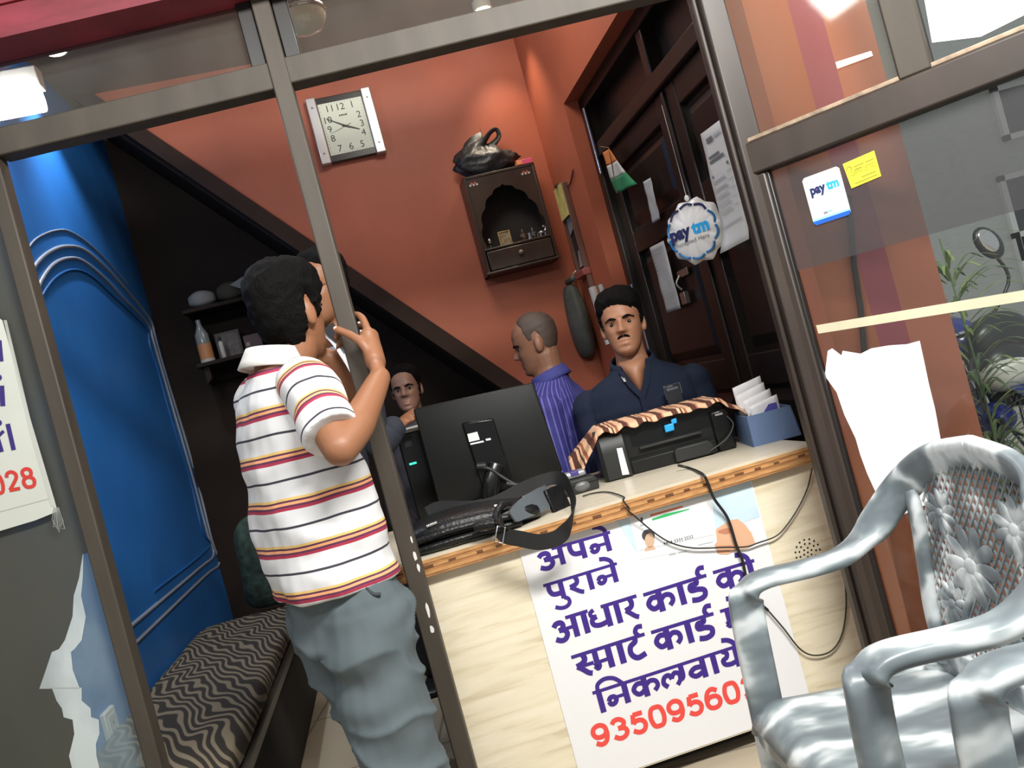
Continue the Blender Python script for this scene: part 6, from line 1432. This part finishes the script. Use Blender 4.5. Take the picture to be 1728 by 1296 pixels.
# ------------------------------------------------------------------ man behind the post, spectacles, dark jacket
o2 = V((-.70, 2.84, 0)); man2 = thing('person', 'person in spectacles and dark jacket standing behind the brown post', 'person', o2)
hc2 = W(545, 486, 2.72); M2 = rot_head(hc2, math.radians(152), -.03, -.05); sk2 = skin('deep_brown_skin', (.27, .115, .058)); y2 = math.radians(150)
b = MB(); head_mesh(b, M2, 1.0); nb2 = hc2 + V((.01, .03, -.19))
limb(b, [hc2 + V((0, .02, -.06)), hc2 + V((.005, .025, -.12)), nb2], [.056, .054, .062])
b.loft(torso_rings([((-.73, 2.83, .85), .13, .10), ((-.68, 2.83, 1.15), .13, .10), ((-.60, 2.82, 1.36), .13, .09), (tuple(nb2 + V((0, 0, -.02))), .08, .07)], y2))
sR2, sL2 = W(606, 622, 2.80), nb2 + V((-.22, -.03, -.10)); hd2 = W(672, 718, 2.86); el2 = W(632, 745, 2.84)
limb(b, [sR2, el2, hd2], [.048, .042, .028]); el2b = sL2 + V((-.03, .02, -.28)); wr2b = el2b + V((.06, -.16, -.16)); limb(b, [sL2, el2b, wr2b], [.048, .042, .028])
hand(b, hd2, W(712, 690, 2.93) - hd2, V((-.1, -.35, .9)), (-.6, -.2, .3), .75, 1.08); hand(b, wr2b, V((.1, -.2, -.9)), V((-.9, -.2, 0)), (0, -1, 0), .4)
limb(b, [(-.67, 2.83, .85), (-.655, 2.83, .45), (-.64, 2.85, .09)], [.08, .055, .04]); limb(b, [(-.80, 2.86, .85), (-.78, 2.87, .45), (-.76, 2.88, .09)], [.08, .055, .04])
bd2 = remesh(b, 'body', sk2, .0048, 4, man2, o2); attr(bd2, 'tone', tone(M2, 1, .15), o2)
hair_cap('hair', M2, man2, o2, hairm, 1.0, thick=.013, front=.082, temple=.05, side=-.01, nape=-.075, fluff=.005)
eyes(M2, man2, o2, look=(.2, 1, -.1))
b = MB()
for s_ in (-1, 1): b.tube([M2 @ V((s_ * .032 + .022 * math.cos(k * PI / 10), .087 - .02 * (abs(s_ * .032 + .022 * math.cos(k * PI / 10)) / .055) ** 2, -.001 + .017 * math.sin(k * PI / 10))) for k in range(20)], .0013, 6, closed=True); b.tube([M2 @ V((s_ * .054, .068, .003)), M2 @ V((s_ * .075, .0, .004)), M2 @ V((s_ * .074, -.02, .0))], .0013, 6)
b.tube([M2 @ V((-.010, .090, .003)), M2 @ V((0, .093, .005)), M2 @ V((.010, .090, .003))], .0013, 6); b.build('spectacles', mat('gold_wire', (.65, .50, .25), .25, metal=.9), man2, smooth=60, origin=o2)
ltb = mat('pale_blue_shirt', (.50, .56, .60), .8); b = MB()
b.loft(torso_rings([((-.73, 2.83, .88), .140, .12), ((-.68, 2.83, 1.15), .140, .122), ((-.60, 2.82, 1.36), .140, .108), (tuple(nb2 + V((-.03, 0, -.055))), .11, .085), (tuple(nb2 + V((0, 0, -.005))), .075, .07)], y2)); shp2 = remesh(b, 'shirt', ltb, .007, 5, man2, o2, lambda p: fold_n(p, 10, .006))
collar(shp2, V((0, 0, 0)), nb2 + V((0, -.005, .022)) - o2, .074, .074, y2, mat('pale_collar', (.62, .66, .70), .7), h=.05, gap=.35, tilt=-.2, flare=.018, tip=.6)
b = MB(); Rj = Matrix.Rotation(y2, 3, 'Z'); rr = []
for (cz_, a_, d_, op) in ((.80, .160, .15, .55), (1.0, .160, .15, .6), (1.2, .160, .142, .75), (1.34, .160, .125, .95), (1.43, .13, .10, 1.0)):
    c = V((-.74 + .27 * max(0, cz_ - .85) ** 1.3, 2.83, cz_)) if cz_ < 1.4 else V((nb2.x - .03, nb2.y, min(cz_, nb2.z - .02))); n = 30
    rr.append([c + Rj @ V((a_ * math.sin(op + (2 * PI - 2 * op) * k / n), d_ * math.cos(op + (2 * PI - 2 * op) * k / n), 0)) for k in range(n + 1)])
fs = [(i * 31 + k, i * 31 + k + 1, (i + 1) * 31 + k + 1, (i + 1) * 31 + k) for i in range(4) for k in range(30)]
jk = mat('dark_navy_jacket', (.022, .026, .040), .8, bump=.1, bscale=200); jko = MB().add([p for r in rr for p in r], fs).build('jacket', jk, man2, smooth=180, origin=o2, solid=.012)
b = MB(); limb(b, [sR2, el2, el2 + (hd2 - el2) * .78], [.068, .058, .045]); b.build('sleeve', jk, jko, smooth=180, origin=o2)
b = MB(); limb(b, [sL2, el2b, el2b + (wr2b - el2b) * .85], [.066, .057, .043]); b.build('sleeve', jk, jko, smooth=180, origin=o2)
b = MB(); b.tube([el2 + (hd2 - el2) * .78, el2 + (hd2 - el2) * .96], [.044, .040], 18); b.build('cuff', mat('white_cuff', (.70, .66, .70), .7), shp2, smooth=60, origin=o2)
b = MB(); ln = [(535, 556, 2.66), (560, 575, 2.64), (590, 620, 2.64), (625, 690, 2.66), (650, 770, 2.68)]; b.ribbon(smooth_path([W(*p) for p in ln], 5), .012, (1, 0, 0), .003); b.build('lanyard', mat('white_ribbon', (.7, .68, .7), .6), man2, origin=o2)
b = MB(); b.add([W(545, 556, 2.64), W(562, 545, 2.64), W(572, 560, 2.64), W(552, 566, 2.64), W(580, 590, 2.64), W(590, 585, 2.64)], [(0, 1, 2, 3), (3, 2, 5, 4)]); b.build('dark_tie', mat('black_tie', (.012, .012, .016), .6), man2, origin=o2, solid=.012, fix=False)
b = MB(); b.loft(torso_rings([((-.735, 2.84, .76), .15, .13), ((-.73, 2.83, .92), .145, .12)], y2)); limb(b, [(-.66, 2.83, .78), (-.655, 2.83, .45), (-.64, 2.85, .05)], [.095, .08, .07]); limb(b, [(-.80, 2.86, .78), (-.78, 2.87, .45), (-.76, 2.88, .05)], [.095, .08, .07])
remesh(b, 'trousers', mat('black_trouser_cloth', (.025, .026, .026), .8), .008, 4, man2, o2, lambda p: fold_n(p, 10, .008, (1, 1, 1.6)))
sp = onz(732, 1268, 0); shoe(man2, o2, (sp.x - .02, 2.86, 0), math.radians(195)); shoe(man2, o2, (-.76, 2.90, 0), math.radians(165))

# ------------------------------------------------------------------ seated people
def stool(fr_label, p, h=.40):
    t = thing('stool', fr_label, 'stool', (p[0], p[1], 0)); MB().lathe([(.17, h - .05), (.18, h - .04), (.18, h - .008), (.165, h)], (0, 0, 0), 28).build('seat', mat('stool_vinyl', (.03, .03, .03), .5), t, smooth=50)
    for k in range(4):
        a = PI / 4 + k * PI / 2; MB().tube([(.13 * math.cos(a), .13 * math.sin(a), h - .05), (.17 * math.cos(a), .17 * math.sin(a), 0)], .013, 10).build('leg', MATS['dull_steel_frame'], t, smooth=60)
    return t
def seated(label, o, hc, yaw, hyaw, skm, shirt_m, voxel, tilt=0, nod=0, stub=.3, neckr=.054, headsc=1.0, build=1.0, handpos=None, hairkw=None, trm=None, weave=None, sleeve=.2, look=(0, 1, 0), brow=True, female=False, body_lean=(0, 0)):
    o = V(o); t = thing('person', label, 'person', o); M = rot_head(hc, hyaw, tilt, nod); R = Matrix.Rotation(yaw, 3, 'Z'); hc = V(hc)
    nb = hc + V((0, 0, -.158 * headsc)) - R @ V((0, .02, 0)); hip = V((o.x, o.y, .55)); B = build
    b = MB(); head_mesh(b, M, headsc); limb(b, [hc + R @ V((0, -.02, -.06)), hc + R @ V((0, -.022, -.11)), nb], [neckr, neckr * .97, neckr * 1.12])
    mid_ = (nb + hip) / 2; ch = nb + V((0, 0, -.12)) - R @ V((0, .005, 0))
    b.loft(torso_rings([(tuple(hip), .15 * B, .11), (tuple(mid_), .15 * B, .11), (tuple(ch), .16 * B, .10), (tuple(nb + V((0, 0, -.03))), .08, .065)], yaw))
    arms = []
    for s_ in (-1, 1):
        sh = nb + R @ V((s_ * .172 * B, -.005, -.108)); hp = V(handpos[0 if s_ < 0 else 1]); mid = (sh + hp) / 2
        el = mid + R @ V((s_ * .06, -.05, 0)) + V((0, 0, -.11)); limb(b, [sh, el], [.047, .041]); limb(b, [el, el + (hp - el) * .35, hp], [.041, .039, .027]); hand(b, hp, (hp - el) + V((0, 0, -.05)), V((0, 0, 1)), R @ V((-s_, 0, 0)), .4); arms.append((sh, el, hp))
    lg = []
    for s_ in (-1, 1):
        a_ = hip + R @ V((s_ * .09, 0, -.03)); k_ = hip + R @ V((s_ * .13, .36, -.02)); f_ = V((k_.x, k_.y, .09)) + R @ V((0, .0, 0)); limb(b, [a_, k_], [.075, .055]); limb(b, [k_, f_], [.052, .038]); lg.append((a_, k_, f_))
    bd = remesh(b, 'body', skm, voxel, 4 if voxel > .0038 else 3, t, o); attr(bd, 'tone', tone(M, headsc, stub), o)
    s = MB(); s.loft(torso_rings([(tuple(hip + V((0, 0, -.04))), .175 * B, .14), (tuple(mid_), .178 * B, .138), (tuple(ch + V((0, 0, -.04))), .19 * B, .128), (tuple(ch + V((0, 0, .035))), .185 * B, .11), (tuple(nb + V((0, 0, -.045))), .145 * B, .092), (tuple(nb + V((0, 0, -.015))), .095 * B, .080), (tuple(nb + V((0, 0, .012))), .074 * headsc, .072 * headsc)], yaw))
    for sh, el, hp in arms:
        s.ell(sh + V((0, 0, -.012)), .060 * B); d = el - sh; e2 = sh + d * min(1, sleeve / .28); limb(s, [sh + V((0, 0, -.014)), (sh + e2) / 2, e2], [.058 * B, .061, .060])
        if sleeve > .3: limb(s, [el, el + (hp - el) * .85], [.058, .042])
    so = remesh(s, 'shirt', shirt_m, max(voxel, .006), 5, t, o, lambda p: fold_n(p, 9, .007) + fold_n(p, 22, .003))
    if weave: attr(so, 'weave', weave, o)
    tr = MB()
    tr.loft(torso_rings([(tuple(hip + V((0, 0, -.10))), .17 * B, .14), (tuple(hip + V((0, 0, .06))), .168 * B, .135)], yaw))
    for a_, k_, f_ in lg: limb(tr, [a_, k_], [.095, .075]); limb(tr, [k_, f_], [.075, .06])
    remesh(tr, 'trousers', trm or mat('black_trouser_cloth'), .009, 4, t, o)
    for (a_, k_, f_) in lg: shoe(t, o, (f_.x, f_.y, 0), yaw)
    if hairkw is not None: hair_cap('hair', M, t, o, hairm, headsc, **hairkw)
    eyes(M, t, o, headsc, look); return t, M, so, nb, R
# man in the navy shirt facing the camera
hc3 = W(1050, 546, 3.20); o3 = V((hc3.x + .05, hc3.y + .08, 0)); y3 = math.radians(172)
navy = mat('navy_shirt_cloth', (.013, .019, .038), .9, spec=.2, bump=.15, bscale=350)
sk3 = skin('warm_brown_skin', (.39, .185, .105), stub=(.18, .10, .07))
hp3 = [V((.62, 3.02, .66)), V((.36, 3.02, .66))]
p3, M3, so3, nb3, R3 = seated('person with moustache in a navy shirt sitting behind the printer', o3, hc3, y3, math.radians(167), sk3, navy, .0034, tilt=-.02, nod=.02, stub=.22, handpos=hp3, build=1.2, headsc=1.06, neckr=.06, hairkw=dict(thick=.017, front=.060, temple=.03, side=-.022, nape=-.07, fluff=.004, parting=.6), look=(.03, 1, .02), sleeve=.24)
moustache(M3, p3, o3)
c3 = nb3 - o3
collar(so3, V((0, 0, 0)), c3 + R3 @ V((0, .01, .006)), .080, .078, y3, navy, h=.055, gap=.62, tilt=-.35, flare=.02, tip=.9)
# open neck: skin showing in the notch, with a small pale tag and a pocket carrying a phone
b = MB(); q = lambda x, y, z: nb3 + R3 @ V((x, y, z))
b.add([q(-.050, .076, .024), q(.050, .076, .024), q(0, .116, -.105), q(0, .098, -.01), q(-.034, .096, -.03), q(.034, .096, -.03)], [(0, 4, 3), (0, 3, 1), (1, 3, 5), (4, 2, 3), (5, 3, 2), (0, 2, 4), (1, 5, 2)])
b.build('neck_notch', mat('neck_skin', (.40, .19, .105), .5), so3, smooth=180, origin=o3, solid=.004, fix=False)
b = MB(); b.ribbon([q(-.052, .082, -.008), q(-.030, .108, -.07), q(0, .126, -.118)], .022, R3 @ V((1, .2, .3)), .006); b.build('placket_edge', navy, so3, origin=o3)
b = MB(); b.ribbon([q(.052, .082, -.008), q(.030, .108, -.07), q(0, .126, -.118), q(0, .138, -.22), q(0, .14, -.30)], .022, R3 @ V((1, .2, .3)), .006); b.build('placket_edge', navy, so3, origin=o3)
b = MB(); b.ribbon([q(.053, .094, -.028), q(.046, .106, -.050)], .008, R3 @ V((1, 0, .3)), .003); b.build('collar_tag', mat('dim_white'), so3, origin=o3)
fp = W(1136, 662, 3.045); PHN = Frame(fp, 0); t = thing('smartphone', 'black smartphone peeking out of the navy shirt pocket', 'phone', fp)
MB().box(-.031, .031, -.005, .004, -.05, .028).build('phone_back', mat('phone_black', (.025, .028, .035), .25), t, bevel=.004)
b = MB(); b.tube(smooth_path([(.030, -.006, -.01), (.030, -.006, .024), (.026, -.006, .028), (-.022, -.006, .029), (-.030, -.006, .024), (-.031, -.006, -.02)], 3), .0018, 6); b.build('metal_edge', mat('phone_edge', (.30, .32, .38), .25, metal=.8), t, smooth=60)
b = MB(); b.lathe([(.006, 0), (.006, .001)], (-.016, -.005, .014), 12, rot=Matrix.Rotation(PI / 2, 3, 'X')); b.box(-.010, .02, -.0062, -.005, .010, .018); b.build('camera_strip', mat('phone_lens', (.12, .13, .16), .2), t)
stool('round black stool under the person in the navy shirt', (o3.x, o3.y))
# balding man in a blue pinstriped shirt, in profile
hc4 = W(905, 578, 3.52); o4 = V((hc4.x + .10, hc4.y + .03, 0)); y4 = math.radians(72)
def pin(nt):
    a = N(nt, 'Attribute'); a.attribute_name = 'weave'; return math_n(nt, 'FRACT', a.outputs['Fac'])
pinm = ramp_mat('blue_pinstripe_cloth', [(0, (.028, .026, .17)), (.62, (.12, .11, .36)), (.86, (.028, .026, .17))], pin, .8)
sk4 = skin('dark_brown_skin', (.215, .098, .055))
ax4 = Matrix.Rotation(y4, 3, 'Z') @ V((1, 0, 0)); ay4 = Matrix.Rotation(y4, 3, 'Z') @ V((0, 1, 0))
hp4 = [V((.0, 3.35, .72)), V((.02, 3.6, .72))]
p4, M4, so4, nb4, R4 = seated('balding person in a blue pinstriped shirt sitting in profile behind the counter', o4, hc4, y4, math.radians(82), sk4, pinm, .0042, nod=-.16, stub=.12, handpos=hp4, build=1.12, neckr=.066, headsc=1.06, sleeve=.27,
    hairkw=None, weave=lambda p: (math.atan2((p - o4).dot(ay4), (p - o4).dot(ax4)) * .16 + (p - o4).dot(ax4) * .25) * 70)
shv = mat('shaved_scalp', (.055, .035, .025), .6, bump=.2, bscale=500)
hair_cap('hair', M4, p4, o4, shv, 1.06, thick=.003, front=.105, temple=.07, side=.0, nape=-.07, fluff=.0008)
collar(so4, V((0, 0, 0)), nb4 + V((0, 0, .012)) - o4, .078, .076, y4, mat('blue_collar', (.04, .042, .20), .8), h=.048, gap=.3, tilt=-.25, flare=.012, tip=.6)
stool('round black stool under the balding person', (o4.x, o4.y))
# woman under the stairs
hc5 = W(686, 657, 3.98); o5 = V((hc5.x, hc5.y + .02, 0)); sk5 = skin('dim_brown_skin', (.22, .115, .078), stub=(.18, .09, .06))
p5, M5, so5, nb5, R5 = seated('person with dark tied back hair sitting under the stairs', o5, hc5, math.radians(175), math.radians(176), sk5, mat('dark_kurta', (.03, .025, .03), .85), .0042, stub=0, headsc=.93, neckr=.046, build=.88, handpos=[V((o5.x + .1, o5.y - .3, .62)), V((o5.x - .1, o5.y - .3, .62))],
    hairkw=dict(thick=.014, front=.084, temple=.02, side=-.06, nape=-.085, fluff=.002), sleeve=.4)
b = MB(); b.ell(M5 @ V((0, -.115, .0)), (.05, .045, .05), 20, 12); b.build('hair_bun', hairm, p5, smooth=180, origin=o5)
stool('round black stool under the person by the stairs', (o5.x, o5.y))

GROUPS = {'plastic_armchair': 'marbled plastic armchairs', 'stool': 'stools behind the counter', 'paper_strip': 'papers on the dark door', 'ceiling_spotlight': 'ceiling spotlights', 'figurine': 'figurines in the shrine', 'tape_strip': 'tape strips on the glass', 'person': 'people at the counter'}
for o in list(bpy.data.objects):
    g_ = GROUPS.get(o.name.split('.')[0])
    if g_ and o.parent is None and o.get('label'): o['group'] = g_
